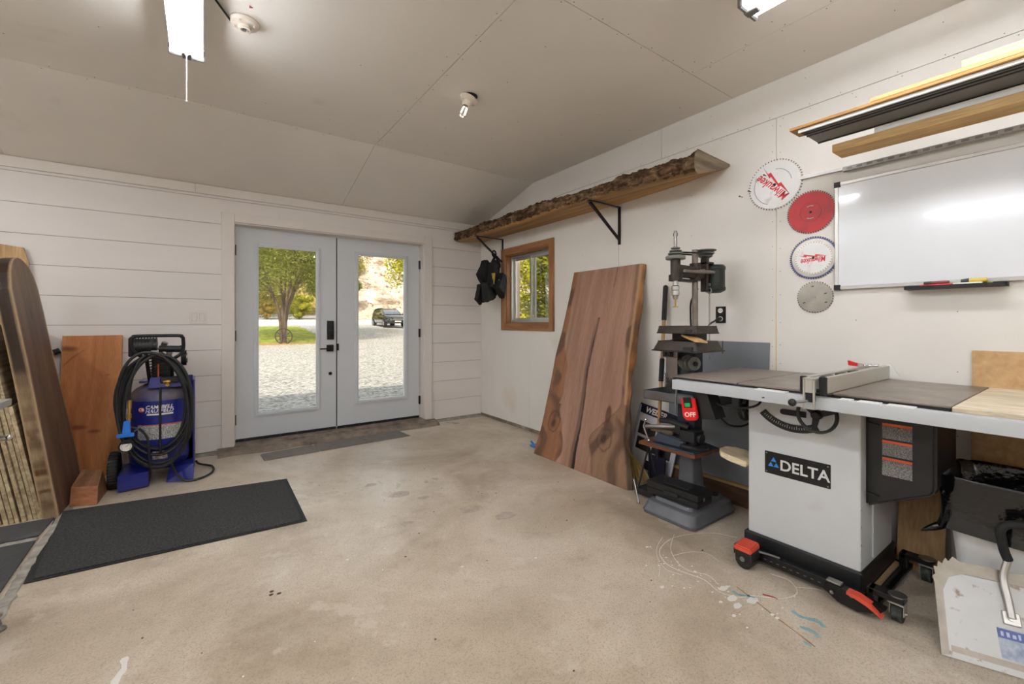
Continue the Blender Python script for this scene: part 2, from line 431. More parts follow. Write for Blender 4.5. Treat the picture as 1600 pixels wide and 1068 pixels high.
# door casing, jamb, sill
b = MB()
b.box((.133, YB-.022, .0), (dx0, YB+.001, 2.25), .003); b.box((dx1, YB-.022, 0), (2.262, YB+.001, 2.25), .003)
b.box((dx0, YB-.022, dzt), (dx1, YB+.001, 2.25), .003)
b.build('trim_2', M['trim'], kind='structure')
b = MB()
b.box((dx0-.03, YB, 0), (dx0+.006, 5.03, 2.18)); b.box((dx1-.006, YB, 0), (dx1+.03, 5.03, 2.18)); b.box((dx0-.03, YB, 2.155), (dx1+.03, 5.03, 2.19))
b.build('trim_3', M['trim'], kind='structure', smooth=0)
b = MB()
rn = random.Random(2)
n = 24
for i in range(n):
    xa = .10+(2.28-.10)*i/n; xb = .10+(2.28-.10)*(i+1)/n
    q = 4.66+.05*noise.noise(Vector((i*.3, 0, 0))); q2 = 4.66+.05*noise.noise(Vector(((i+1)*.3, 0, 0)))
    inn = lambda x: max(dx0-.02, min(dx1+.02, x))
    b.hexa([(xa, q, 0), (xb, q2, 0), (xb, 4.80, 0), (xa, 4.80, 0), (xa, q+.03, .03), (xb, q2+.03, .03), (xb, 4.82, .052), (xa, 4.82, .052)])
b.box((dx0, 4.80, -.05), (dx1, 5.06, .055))
b.build('trim_4', M['concrete2'], kind='structure', smooth=0)

b = MB(); b.box((XR+.0005, YB-.0005, 0), (XR+.14, YB+.14, 2.9)); b.build('light_stop_corner', M['trim'], kind='structure', smooth=0)  # hidden block added outside the corner to close a light leak

# the two doors --------------------------------------------------
def door(n, x0, x1, gx0, gx1, gz0, gz1, lockside):
    Y0, Y1 = 4.965, 5.01
    t = thing('door_%d' % n, None, None, ((x0+x1)/2, Y0, .07), kind='structure')
    z0, z1 = .075, 2.145
    b = MB()
    b.box((x0, Y0, z0), (gx0, Y1, z1)); b.box((gx1, Y0, z0), (x1, Y1, z1))
    b.box((gx0, Y0, z0), (gx1, Y1, gz0)); b.box((gx0, Y0, gz1), (gx1, Y1, z1))
    b.build('door_panel', M['door'], t)
    b = MB(); w = .036
    for (a, c) in (((gx0-w, gz0-w), (gx0+.006, gz1+w)), ((gx1-.006, gz0-w), (gx1+w, gz1+w)), ((gx0, gz0-w), (gx1, gz0+.006)), ((gx0, gz1-.006), (gx1, gz1+w))):
        b.box((a[0], Y0-.012, a[1]), (c[0], Y0+.004, c[1]), .005, seg=2)
        b.box((a[0]+.012, Y0-.017, a[1]+.012), (c[0]-.012 if c[0]-a[0] > .1 else c[0]-.008, Y0-.006, c[1]-.008), .004)
    b.build('lite_frame', M['door'], t)
    b = MB(); b.box((gx0, Y0+.02, gz0), (gx1, Y0+.026, gz1)); b.build('pane', M['glass'], t, smooth=0)
    b = MB(); b.box((x0+.002, Y0-.004, .056), (x1-.002, Y0+.03, .083))
    for k in range(6): b.m(1).cyl((x0+.08+k*(x1-x0-.16)/5, Y0-.006, .07), (x0+.08+k*(x1-x0-.16)/5, Y0-.003, .07), .004, n=8)
    b.build('door_sweep', [M['black'], M['brightsteel']], t)
    hx = x0-.004 if lockside > 0 else x1+.004
    for hz in (1.918, 1.087, .271):
        b = MB(); b.cyl((hx, Y0-.012, hz-.05), (hx, Y0-.012, hz+.05), .007, n=10); b.box((hx-.012, Y0-.006, hz-.05), (hx+.012, Y0-.001, hz+.05))
        b.build('hinge', M['blackmetal'], t)
    return t
d1 = door(1, .247, 1.178, .438, .980, .318, 1.975, 1)
d2 = door(2, 1.190, 2.144, 1.410, 1.960, .335, 1.978, -1)
b = MB(); b.box((1.082, 4.94, 1.032), (1.152, 4.966, 1.236), .008, seg=2); b.m(1).box((1.098, 4.9385, 1.128), (1.136, 4.9402, 1.131))
b.build('keypad_lock', [M['blackmetal'], mat('faint grey mark', (60, 60, 62), .5)], d1)
b = MB(); b.box((1.080, 4.95, .905), (1.150, 4.966, .975), .003); b.cyl((1.115, 4.955, .94), (1.115, 4.90, .94), .011)
b.box((1.00, 4.895, .929), (1.125, 4.909, .943), .003); b.build('door_handle', M['blackmetal'], d1)
b = MB(); b.cyl((1.117, 4.966, .664), (1.117, 4.957, .664), .017); b.build('lock_rose', M['blackmetal'], d1)
b = MB(); b.cyl((1.197, 4.965, .91), (1.197, 4.965, .985), .01); b.box((1.180, 4.955, .915), (1.200, 4.966, .98), .003); b.build('strike_plate', M['blackmetal'], d2)
b = MB(); b.box((1.1785, 4.975, .08), (1.1895, 5.0, 2.14)); b.build('astragal', M['black'], d2, smooth=0)

# window in the right wall ---------------------------------------
M['pine_trim'] = wood('varnished fir casing', (136, 88, 52), (176, 124, 82), 'Z', 16, .4)
M['pine_trim_y'] = wood('varnished fir casing across', (136, 88, 52), (176, 124, 82), 'Y', 16, .4)
w = thing('window_1', None, None, (XR, 3.88, 1.12), kind='structure')
b = MB(); y0, y1, z0, z1 = 3.40, 4.366, 1.125, 2.10
b.box((XR-.022, y0, z0), (XR, wy0+.003, z1), .003); b.box((XR-.022, wy1-.003, z0), (XR, y1, z1), .003)
b.m(1).box((XR-.022, wy0+.003, wz1-.003), (XR, wy1-.003, z1), .003).box((XR-.022, wy0+.003, z0), (XR, wy1-.003, wz0+.003), .003)
b.build('window_casing', [M['pine_trim'], M['pine_trim_y']], w)
b = MB(); xj = XR+.15
b.box((XR-.001, wy0, wz0), (xj, wy0+.012, wz1)); b.box((XR-.001, wy1-.012, wz0), (xj, wy1, wz1))
b.m(1).box((XR-.001, wy0, wz0), (xj, wy1, wz0+.012)).box((XR-.001, wy0, wz1-.012), (xj, wy1, wz1))
b.build('window_jamb', [M['pine_trim'], M['pine_trim_y']], w)
def ring(b, x0, x1, ya, yb, za, zb, t, bev=.002):
    b.box((x0, ya, za), (x1, ya+t, zb), bev); b.box((x0, yb-t, za), (x1, yb, zb), bev)
    b.box((x0, ya+t, za), (x1, yb-t, za+t), bev); b.box((x0, ya+t, zb-t), (x1, yb-t, zb), bev)
ya, yb, za, zb = wy0+.012, wy1-.012, wz0+.012, wz1-.012
b = MB(); ring(b, XR+.06, XR+.13, ya, yb, za, zb, .022); b.build('window_frame', M['alu'], w)
ym = (ya+yb)/2
b = MB(); ring(b, XR+.068, XR+.09, ya+.022, ym+.03, za+.022, zb-.022, .032)
s_ = b.build('sliding_sash', M['alu'], w)
b = MB(); ring(b, XR+.098, XR+.12, ym-.03, yb-.022, za+.022, zb-.022, .03); s2_ = b.build('fixed_sash', M['alu'], w)
b = MB(); b.box((XR+.078, ya+.05, za+.05), (XR+.082, ym+.0, zb-.05)); b.build('pane', M['glass'], s_, smooth=0)
b = MB(); b.box((XR+.107, ym, za+.05), (XR+.111, yb-.05, zb-.05)); b.build('pane', M['glass'], s2_, smooth=0)
b = MB(); b.box((XR+.128, ya+.03, za+.03), (XR+.1285, ym, zb-.03)); b.build('insect_screen', glass('fine insect screen', (.66, .68, .66), .6, 1.1), s_, smooth=0)

# ceiling: flat field with a sloping strip towards the doors
nails = []
rn = random.Random(11)
for i in range(19):
    for j in range(19):
        if rn.random() < .62: nails.append((XL+.1+j*.405+rn.uniform(-.02, .02), YF+.1+i*.41+rn.uniform(-.03, .03)))
for k in range(40):
    y = YF+k*.2
    if y < 3.76: nails += [(1.213-.022, y), (1.213+.022, y+.03)]
    if y < 1.5: nails += [(2.47-.02, y), (2.47+.02, y+.03)]
for k in range(36):
    x = XL+k*.2
    nails += [(x, 3.78), (x+.04, 3.74)]
    if x > 1.1 and x < 2.5: nails += [(x, 1.555), (x+.05, 1.52)]
b = MB(); g = .0016
for (x0, x1, y0, y1) in [(XL, -3.65, YF, 3.763), (-3.65, -1.22, YF, 3.763), (-1.22, 1.213, YF, 1.3), (-1.22, 1.213, 1.3, 3.763), (1.213, XR, 1.538, 3.763), (1.213, 2.47, YF, 1.538), (2.47, XR, YF, 1.538)]:
    b.m(0).box((x0+g, y0+g, ZC), (x1-g, y1-g, ZC+.012)); b.m(1).box((x0, y0, ZC+.0125), (x1, y1, ZC+.14))
def slopez(y): return ZC-(y-3.763)*(ZC-2.475)/(YB-3.763)
for (x0, x1) in [(XL, -3.65), (-3.65, -1.22), (-1.22, 1.213), (1.213, XR)]:
    a, c = 3.763+g, YB
    for mi, q0, q1, gg in ((0, 0, .012, g), (1, .0125, .14, 0)):
        b.m(mi).hexa([(x0+gg, a, slopez(a)+q0), (x1-gg, a, slopez(a)+q0), (x1-gg, c, slopez(c)+q0), (x0+gg, c, slopez(c)+q0),
                (x0+gg, a, slopez(a)+q1), (x1-gg, a, slopez(a)+q1), (x1-gg, c, slopez(c)+q1), (x0+gg, c, slopez(c)+q1)])
for (x, y) in nails:
    z = ZC if y < 3.763 else slopez(y)
    if y < YB-.03 and x < XR-.02: b.m(2).box((x-.0024, y-.0024, z-.001), (x+.0024, y+.0024, z))
b.build('ceiling', [M['ceiling'], M['seam'], M['nail']], kind='structure', smooth=0)
b = MB(); b.box((XL-.3, YF-.3, 2.92), (XR+.9, YB+.35, 3.0)); b.build('roof', mat('roof sheathing', (90, 84, 78), .8), kind='structure', smooth=0)
# left and front walls close the room off behind the camera
b = MB(); b.box((XL-.12, YF, 0), (XL, YB, 2.78)); b.build('wall_left', M['white_panel'], kind='structure', smooth=0)
b = MB(); b.box((XL, YF-.12, 0), (XR, YF, 2.78)); b.build('wall_front', M['white_panel'], kind='structure', smooth=0)

# ================================================================ LAMPS
M['tube'] = mat('lit led tube', (255, 252, 245), .5, emit=(244, 248, 255), es=TUBE)
M['tube_dim'] = mat('half strength led tube', (255, 252, 245), .5, emit=(244, 248, 255), es=TUBE*.5)  # tube turned down so the wall beside it does not overexpose
M['grey_cap'] = mat('grey lamp housing', (110, 108, 104), .5, .2)
M['reflector'] = mat('white enamel reflector', (235, 233, 228), .35)
def shop_light(x, y0, y1, label, z=2.62, chain=False, group=None, tube='tube'):
    t = thing('shop_light', label, 'ceiling light', ((x), (y0+y1)/2, z), group=group)
    w = .072
    b = MB(); b.prism([(-w, .026), (-.050, .052), (.050, .052), (w, .026), (w-.003, .024), (.046, .047), (-.046, .047), (-w+.003, .024)],
        0, y1-y0, M=Matrix.Translation((x, y0, z)) @ Matrix.Rotation(PI/2, 4, 'X') @ Matrix.Scale(-1, 4, (0, 0, 1)))
    b.build('lamp_housing', M['reflector'], t)
    for s in (-1, 1):
        b = MB(); b.cyl((x+s*.042, y0+.03, z+.018), (x+s*.042, y1-.03, z+.018), .019, n=16); b.build('tube', M[tube], t)
    for y, s in ((y0, -1), (y1, 1)):
        b = MB(); b.box((x-w-.006, min(y, y-s*.02), z-.006), (x+w+.006, max(y, y-s*.02), z+.055), .006)
        b.box((x-.022, min(y-s*.06, y), z-.01), (x+.022, max(y-s*.06, y), z+.02), .004); b.build('end_cap', M['grey_cap'], t)
    for yy in (y0+.2, y1-.2):
        b = MB(); b.tube([(x-.03, yy, z+.048), (x, yy, ZC), (x+.03, yy, z+.048)], .0022, n=6); b.build('hanger', M['steel'], t)
    if chain:
        b = MB(); b.cyl((x, y1-.05, z-.01), (x, y1-.05, z-.245), .0016, n=6); b.ball((x, y1-.05, z-.25), .005)
        b.box((x-.006, y1-.056, z-.014), (x+.006, y1-.044, z-.002))
        b.build('pull_cord', M['white_plastic'], t)
    return t
shop_light(-.073, 1.65, 2.865, 'lit white tube shop light hanging nearest the double doors, with a pull cord', chain=True)
shop_light(1.97+.04, -.25, .985, 'lit tube shop light hanging nearest the whiteboard wall, grey end cap showing', tube='tube_dim')
for (x, y) in ((-.07, -1.2), (.9, -2.9), (-2.5, 3.2), (-1.9, .9), (-2.6, -1.4)):  # unseen lamps added to brighten the back wall and far side
    shop_light(x, y-.6, y+.6, 'added tube shop light giving fill from outside the view, behind or left of the camera', group='added fill lights out of view')

M['porcelain'] = mat('old porcelain', (214, 202, 186), .35, var=.04, scale=20)
# bare bulb holder
t = thing('bulb_holder', 'porcelain lampholder with a clear bare bulb hanging askew from the ceiling', 'lamp', (1.475, 2.567, ZC))
Mx = Matrix.Translation((1.475, 2.567, ZC-.006)) @ Matrix.Rotation(math.radians(20), 4, 'Y') @ Matrix.Rotation(math.radians(188), 4, 'X')
b = MB(); b.lathe([(0, 0), (.062, 0), (.064, .006), (.052, .018), (.034, .024), (.030, .050), (.026, .058), (.021, .058), (.020, .045), (0, .044)], M=Mx @ Matrix.Translation((0, 0, .012)))
for s in (-1, 1): b.cyl(Mx @ Vector((s*.045, 0, .02)), Mx @ Vector((s*.045, 0, .038)), .006, n=10)
b.build('base', M['porcelain'], t)
b = MB(); b.lathe([(.0, .001), (.055, .001), (.056, -.001), (0, -.001)], M=Matrix.Translation((1.475, 2.567, ZC-.003))); b.build('junction_hole', M['black'], t)
b = MB(); b.lathe([(.013, .058), (.015, .068), (.029, .092), (.031, .108), (.025, .126), (.012, .137), (0, .139)], M=Mx @ Matrix.Translation((0, 0, .010)))
gl = bpy.data.materials.new('bulb glass'); gl.use_nodes = True; p_ = gl.node_tree.nodes['Principled BSDF']
p_.inputs['Transmission Weight'].default_value = 1; p_.inputs['Roughness'].default_value = .02; p_.inputs['Base Color'].default_value = (1, 1, 1, 1)
b.build('bulb', gl, t)
b = MB(); b.lathe([(0, .055), (.013, .055), (.013, .070), (.004, .074), (0, .074)], M=Mx @ Matrix.Translation((0, 0, .010))); b.build('bulb_cap', M['steel'], t)
b = MB()
for s in (-1, 1): b.cyl(Mx @ Vector((s*.006, 0, .08)), Mx @ Vector((s*.010, 0, .125)), .0035, n=6)
b.build('filament', mat('bulb filament lit', (255, 240, 215), .5, emit=(255, 240, 220), es=5), t)
# empty round lampholder
t = thing('ceiling_lampholder', 'round empty porcelain lampholder fed by a black wire across the ceiling', 'lamp', (.17, 2.60, ZC))
Mx = Matrix.Translation((.17, 2.60, ZC)) @ Matrix.Rotation(PI, 4, 'X')
b = MB(); b.lathe([(0, 0), (.066, 0), (.068, .008), (.060, .020), (.030, .026), (.027, .044), (.018, .045), (.018, .03), (0, .03)], M=Mx)
for a in range(4): b.cyl(Mx @ Vector((math.cos(a*PI/2+.5)*.048, math.sin(a*PI/2+.5)*.048, .018)), Mx @ Vector((math.cos(a*PI/2+.5)*.048, math.sin(a*PI/2+.5)*.048, .03)), .006, n=8)
b.build('base', M['porcelain'], t)
b = MB(); b.cyl((.17, 2.60, ZC-.03), (.17, 2.60, ZC-.046), .009); b.build('socket', M['steel'], t)
b = MB(); b.tube(spline([(.11, 2.61, ZC-.012), (.0, 2.40, ZC-.010), (-.05, 2.30, ZC-.012), (-.073, 2.2, ZC-.07), (-.073, 2.2, 2.665)]), .005); b.build('lamp_cable', M['black'], t)
b = MB(); b.prism([(-.009, -.008), (.009, -.008), (0, .010)], 0, .0015, M=fr((.185, 2.46, ZC-.0001), (.85, -.5, 0), (-.5, -.85, 0)))
b.build('sticker', mat('red sticker', (176, 52, 48), .5), kind=None, label='small red triangular sticker stuck on the ceiling by the round lampholder', cat='sticker')

# ================================================================ OUTSIDE
def gz(x, y):
    """lie of the land: flat by the building, rising to a road and a rock face"""
    if y < 13: z = -.06
    elif y < 25: z = -.06+(y-13)/12*.20
    elif y < 36: z = .14+(y-25)/11*.66
    else: z = .80+(y-36)/10*.62
    return z + .03*noise.noise(Vector((x*.25, y*.25, 0)))
def grid(b, xs, ys, fz, mi=0, M_=None):
    b.m(mi); V = [[b.bm.verts.new((x, y, fz(x, y))) for x in xs] for y in ys]
    for j in range(len(ys)-1):
        for i in range(len(xs)-1):
            f = b.bm.faces.new((V[j][i], V[j][i+1], V[j+1][i+1], V[j+1][i])); f.material_index = mi
def rng(a, c, n): return [a+(c-a)*i/n for i in range(n+1)]
M['gravel'] = multi('grey white gravel', [(.28, (98, 92, 84)), (.42, (172, 166, 156)), (.55, (214, 209, 200)), (.8, (240, 237, 230))], scale=13, detail=14, rough=.95, bump=1, bscale=14, bdist=.12, spec=.1,
    extra=[(2.5, .52, .7, (150, 138, 122), .4), (22, .55, .62, (70, 68, 58), .8), (5, .6, .68, (112, 116, 84), .6)])
M['grass'] = multi('lawn', [(.3, (96, 112, 44)), (.5, (140, 152, 66)), (.7, (186, 186, 92))], scale=3, rough=1, bump=.8, bscale=60, bdist=.03, spec=.05, extra=[(.6, .5, .7, (196, 178, 96), .6)])
M['leaflitter'] = multi('fallen leaves', [(.3, (120, 96, 52)), (.5, (170, 140, 84)), (.7, (206, 184, 130))], scale=9, rough=1, bump=.6, bscale=60, spec=.05)
M['roadm'] = multi('pale road', [(.3, (196, 190, 180)), (.7, (228, 224, 216))], scale=4, rough=.95, spec=.1)
b = MB(); b.mi = 0
grid(b, rng(-30, 45, 90), rng(4.99, 62, 90), gz); 
grid(b, rng(3.2, 45, 50), rng(-16, 4.99, 20), gz)
b.build('ground', M['gravel'], kind='structure', smooth=60)
def gpatch(name, mat_, xs, ys, lift, kind='structure', edge=None):
    b = MB(); fn = (lambda x, y: gz(x, y)+lift)
    grid(b, xs, ys, fn)
    for v in b.bm.verts:
        if edge: v.co.x, v.co.y = edge(v.co.x, v.co.y); v.co.z = fn(v.co.x, v.co.y)
    for v in b.bm.verts:
        if v.is_boundary: v.co.z -= lift+.05
    return b.build(name, mat_, kind=kind, smooth=60)
gpatch('ground', M['leaflitter'], rng(-25, 7.2, 50), rng(23.4, 26, 10), .018, edge=lambda x, y: (x, y+.6*noise.noise(Vector((x*.4, 0, 3)))+(0 if x < 4 else .0)))
gpatch('lawn', M['grass'], rng(-25, 6.4, 50), rng(24.9, 37.5, 24), .035, edge=lambda x, y: (x+.5*noise.noise(Vector((0, y*.5, 1))), y+.4*noise.noise(Vector((x*.4, 0, 3)))))
gpatch('road', M['roadm'], rng(-28, 44, 40), rng(38.5, 46, 10), .05)

# rock face -------------------------------------------------------
M['rock'] = multi('pink grey granite', [(.25, (96, 82, 70)), (.4, (178, 160, 142)), (.6, (216, 200, 182)), (.8, (236, 224, 208))], scale=.55, detail=12, rough=.95, bump=1, bscale=3, bdist=.3, spec=.1, stretch=(1, 1, 1.3), dist=.7,
    extra=[(1.6, .58, .64, (84, 72, 64), .8), (4, .62, .72, (120, 126, 100), .5)])
b = MB()
def cliff(i, j, n, m):
    u, v = i/n, j/m
    x = 11.5+u*40; h = 13*v
    y = 49.5 - .10*(x-14) + h*.38
    p = Vector((x, y*1.0, h*1.0))
    blk = noise.voronoi(Vector((x*.30, h*.40, 1.3)))[0]
    y += -1.6*(blk[1]-blk[0]) - 1.3*noise.noise(p*.25) - .5*noise.noise(p*.9)
    return (x, y, 1.2+h+.6*noise.noise(p*.4))
n_, m_ = 150, 60
V = [[b.bm.verts.new(cliff(i, j, n_, m_)) for i in range(n_+1)] for j in range(m_+1)]
for j in range(m_):
    for i in range(n_): b.bm.faces.new((V[j][i], V[j][i+1], V[j+1][i+1], V[j+1][i]))
b.build('rock_face', M['rock'], smooth=25, kind='structure')

M['hillside'] = multi('autumn hillside', [(.3, (96, 92, 48)), (.45, (150, 134, 74)), (.6, (188, 166, 100)), (.75, (120, 128, 58))], scale=2.2, detail=12, rough=1, bump=1, bscale=4, bdist=.4, spec=.05)
b = MB(); grid(b, rng(-40, 13.5, 60), rng(57, 74, 24), lambda x, y: 1.9+(y-57)*.62+1.2*noise.noise(Vector((x*.2, y*.2, 4)))+.5*noise.noise(Vector((x*.7, y*.7, 1))))
b.build('hill', M['hillside'], kind='structure', smooth=60)
# trees -----------------------------------------------------------
def leaves(b, rnd, centres, per, size, spread):
    for (c, r) in centres:
        for _ in range(per):
            d = Vector((rnd.gauss(0, 1), rnd.gauss(0, 1), rnd.gauss(0, 1)*.75)).normalized()*(r*rnd.uniform(.25, 1)**.6)
            p = Vector(c)+d; q = Vector((rnd.gauss(0, 1), rnd.gauss(0, 1), rnd.gauss(0, 1))).normalized(); w = q.orthogonal().normalized(); s = size*rnd.uniform(.6, 1.3)
            vs = [b.bm.verts.new(p+q*s), b.bm.verts.new(p+w*s*.45), b.bm.verts.new(p-q*s), b.bm.verts.new(p-w*s*.45)]
            b.bm.faces.new(vs)
M['bark'] = multi('grey brown bark', [(.3, (62, 50, 40)), (.6, (112, 96, 80)), (.8, (140, 124, 106))], scale=6, bump=1, bscale=12, bdist=.05, stretch=(1, 1, .2))
M['leaf_a'] = leafmat('olive green leaves', (92, 104, 46), (158, 158, 84))
M['leaf_b'] = leafmat('yellow green leaves', (128, 142, 40), (206, 196, 70))
M['leaf_c'] = leafmat('deep green leaves', (66, 92, 34), (128, 144, 58))
M['leaf_d'] = leafmat('autumn shrub leaves', (140, 120, 56), (206, 178, 96))
def tree(name, label, x, y, h, rad, stems, lm, seed, per=900, size=.12, trunk=.17, lowc=.42, group=None, cat='tree', lean=None, extra=None):
    rnd = random.Random(seed); z = gz(x, y)-.05
    t = thing(name, label, cat, (x, y, z), group=group)
    b = MB(); cs = []
    for k in range(stems):
        a = 2*PI*k/stems + rnd.uniform(-.3, .3); sp = rad*rnd.uniform(.35, .7)
        top = Vector((x+math.cos(a)*sp, y+math.sin(a)*sp, z+h*rnd.uniform(.75, .95)))
        p0 = Vector((x+math.cos(a)*trunk*.9, y+math.sin(a)*trunk*.9, z))
        mid = p0.lerp(top, .28)+Vector((-math.cos(a)*sp*.17, -math.sin(a)*sp*.17, 0))
        pts = spline([p0, mid, p0.lerp(top, .7)+Vector((0, 0, .1)), top], 5)
        b.tube(pts, [trunk*(1-.85*i/(len(pts)-1)) for i in range(len(pts))], 8)
        for q in range(7):
            i0 = int(len(pts)*rnd.uniform(.35, .85)); s0 = pts[i0]; aa = a+rnd.uniform(-1.3, 1.3); L_ = rad*rnd.uniform(.35, .7)
            e = s0+Vector((math.cos(aa)*L_, math.sin(aa)*L_, rnd.uniform(.15, .8)*h*.22))
            bp = spline([s0, s0.lerp(e, .5)+Vector((0, 0, .15)), e], 4)
            b.tube(bp, [trunk*.30*(1-.8*i/(len(bp)-1)) for i in range(len(bp))], 6); cs.append((e, rad*.34))
        cs.append((top, rad*.4))
    b.build('trunk', M['bark'], t)
    b = MB()
    for _ in range(int(10+rad*3)):
        a = rnd.uniform(0, 2*PI); r = rad*math.sqrt(rnd.random())*.95; zz = z+h*(lowc+(1-lowc)*rnd.random()**.9)
        f_ = math.sqrt(max(.1, 1-((zz-z)/h-.62)**2*5)); cs.append((Vector((x+math.cos(a)*r*f_, y+math.sin(a)*r*f_, zz)), rad*.3))
    for e in (extra or []): cs.append(e)
    leaves(b, rnd, cs, per, size, 0); b.build('foliage', lm, t, smooth=0)
    return t
tree('yard_tree', 'spreading green tree with several grey trunks on the lawn beyond the left door', 3.35, 25.1, 8.0, 3.9, 9, M['leaf_a'], 4, per=900, size=.055, trunk=.085, lowc=.36)
tree('yard_tree', 'leafy branching tree overhanging the gravel, seen at the top right of the right door', 13.9, 29.6, 9.5, 3.2, 3, M['leaf_b'], 9, per=500, size=.12, trunk=.16, lowc=.46)
for i, (x, y, h, r, lm, lab) in enumerate([
    (-4.8, 50, 8.5, 2.7, 'leaf_a', 'round olive tree across the road, left of the yellow green one'),
    (4.0, 50.5, 9.5, 2.6, 'leaf_b', 'yellow green tree across the road directly behind the yard tree'),
    (10.4, 49.8, 8.5, 1.8, 'leaf_a', 'olive tree across the road beside the left end of the rock face'),
    (13, 58, 15.0, 2.4, 'leaf_d', 'brownish autumn tree rising at the left edge of the rock face'),
    (-14, 52, 10, 4.0, 'leaf_c', 'dark green tree across the road at the far left end of the row')]):
    tree('roadside_tree', lab, x, y, h, r, 3, M[lm], 20+i, per=420, size=.17, trunk=.18, lowc=.12, group='trees across the road')
rn = random.Random(8)
for i, (x, y, z, r, lm, lab) in enumerate([
    (14.0, 51.3, 8.2, 1.5, 'leaf_d', 'tan autumn bush growing high on the rock face at its left side'),
    (17.5, 52.8, 11.8, 1.7, 'leaf_d', 'tan bush along the top edge of the rock face above the car'),
    (13.2, 48.2, 5.2, .9, 'leaf_c', 'small dark green bush rooted midway up the rock face'),
    (12.4, 47.0, 1.3, .8, 'leaf_d', 'low tan bush at the foot of the rock face left of the car'),
    (22.0, 53.0, 12.2, 1.8, 'leaf_b', 'yellow green bush on the rock face above and right of the car')]):
    t = thing('cliff_bush', lab, 'bush', (x, y, z-r*.5), group='bushes on the rock face')
    b = MB()
    for k in range(5): b.tube([(x, y+.3, z-r*.9), (x+rn.uniform(-r, r)*.4, y, z), (x+rn.uniform(-r, r)*.7, y-.2, z+r*.5)], .04, 5)
    b.build('branches', M['bark'], t)
    b = MB(); leaves(b, rn, [((x+rn.uniform(-r, r)*.5, y-rn.uniform(0, .5), z+rn.uniform(-r, r)*.4), r*.6) for _ in range(5)], 260, .12, 0); b.build('foliage', M[lm], t, smooth=0)

for i, (x, y, h, r, lm, lab) in enumerate([(4.9, 46.9, 2.4, 1.0, 'leaf_d', 'low tan shrub at the roadside seen left of the yard tree trunk'), (7.7, 47.3, 2.2, 1.0, 'leaf_b', 'low yellow green shrub at the roadside seen right of the yard tree trunk'), (10.4, 46.9, 2.2, .8, 'leaf_d', 'low tan shrub at the roadside hidden between the two doors')]):
    tree('roadside_shrub', lab, x, y, h, r, 3, M[lm], 60+i, per=500, size=.10, trunk=.05, lowc=.05, group='low shrubs across the road', cat='shrub')
# shrubs outside the side window
for i, (x, y, h, r, lm, lab) in enumerate([
    (7.1, 8.0, 3.6, 1.15, 'leaf_b', 'yellow green shrub outside the side window, behind its left sash'),
    (9.8, 9.0, 4.2, 1.3, 'leaf_c', 'darker green shrub outside the side window, behind its right sash'),
    (8.2, 12.6, 4.6, 1.7, 'leaf_a', 'olive shrub outside the side window, furthest from the wall')]):
    tree('window_shrub', lab, x, y, h, r, 4, M[lm], 40+i, per=420, size=.055, trunk=.05, lowc=.05, group='shrubs outside the side window', cat='shrub')
b = MB(); b.box((4.30, 5.98, -.1), (4.44, 6.12, 2.9), .01); b.box((4.26, 5.94, -.1), (4.48, 6.16, .18), .01); b.box((4.26, 5.94, 2.6), (4.48, 6.16, 2.72), .01)
b.build('jamb_stand_in', mat('tan painted post', (170, 152, 132), .6), label='tan square post outside the side window, standing in for the jamb seen through its left sash', cat='post')  # stands in for the strip of wooden jamb behind the left sash

# iron wagon wheel against the yard tree
t = thing('wagon_wheel', 'rusty iron spoked wheel leaning against the trunk of the yard tree', 'wheel', (3.3, 24.40, gz(3.3, 24.4)))
c = Vector((3.28, 24.42, gz(3.3, 24.6)+.38)); rust = mat('dark rusted iron', (52, 42, 36), .8)
def wheel_ring(b, c, r, w, n=40): b.tube([c+Vector((math.cos(2*PI*i/n)*r, .12*math.sin(2*PI*i/n), math.sin(2*PI*i/n)*r)) for i in range(n)], w, 6, closed=True)
b = MB(); wheel_ring(b, c, .38, .026); b.build('rim', rust, t)
b = MB(); b.cyl(c+Vector((0, -.09, 0)), c+Vector((0, .09, 0)), .08, n=14); b.build('hub', rust, t)
for k in range(10):
    a = 2*PI*k/10; b = MB(); b.cyl(c, c+Vector((math.cos(a)*.38, .12*math.sin(a), math.sin(a)*.38)), .016, n=6); b.build('spoke', rust, t)
# roadside mailbox post
x, y = -.55, 38.0
t = thing('mailbox', 'small white mailbox on a post by the road left of the yard tree', 'mailbox', (x, y, gz(x, y)))
b = MB(); b.cyl((x, y, gz(x, y)), (x, y, gz(x, y)+1.15), .06, n=8); b.build('post', M['bark'], t)
b = MB(); b.box((x-.35, y-.25, gz(x, y)+1.15), (x+.35, y+.25, gz(x, y)+1.55), .08, seg=3); b.build('box', M['white_plastic'], t)

# parked dark car: three-quarter front view
paint = mat('black green car paint', (24, 30, 32), .18, .3, var=.02, coat=1)
cglass = mat('car glass', (52, 62, 66), .05, 0, var=.02, spec=1, coat=1)
cx_, cy_ = 13.0, 36.6
cz_ = gz(cx_, cy_)
t = thing('parked_car', 'black hatchback crossover parked on the gravel in front of the rock face', 'car', (cx_, cy_, cz_))
CM = Matrix.Translation((cx_, cy_, cz_)) @ Matrix.Rotation(math.radians(-90), 4, 'Z')     # +x of the car = forward
OWM = CM
def cprof(x, y, z): return CM @ Vector((x, y, z))
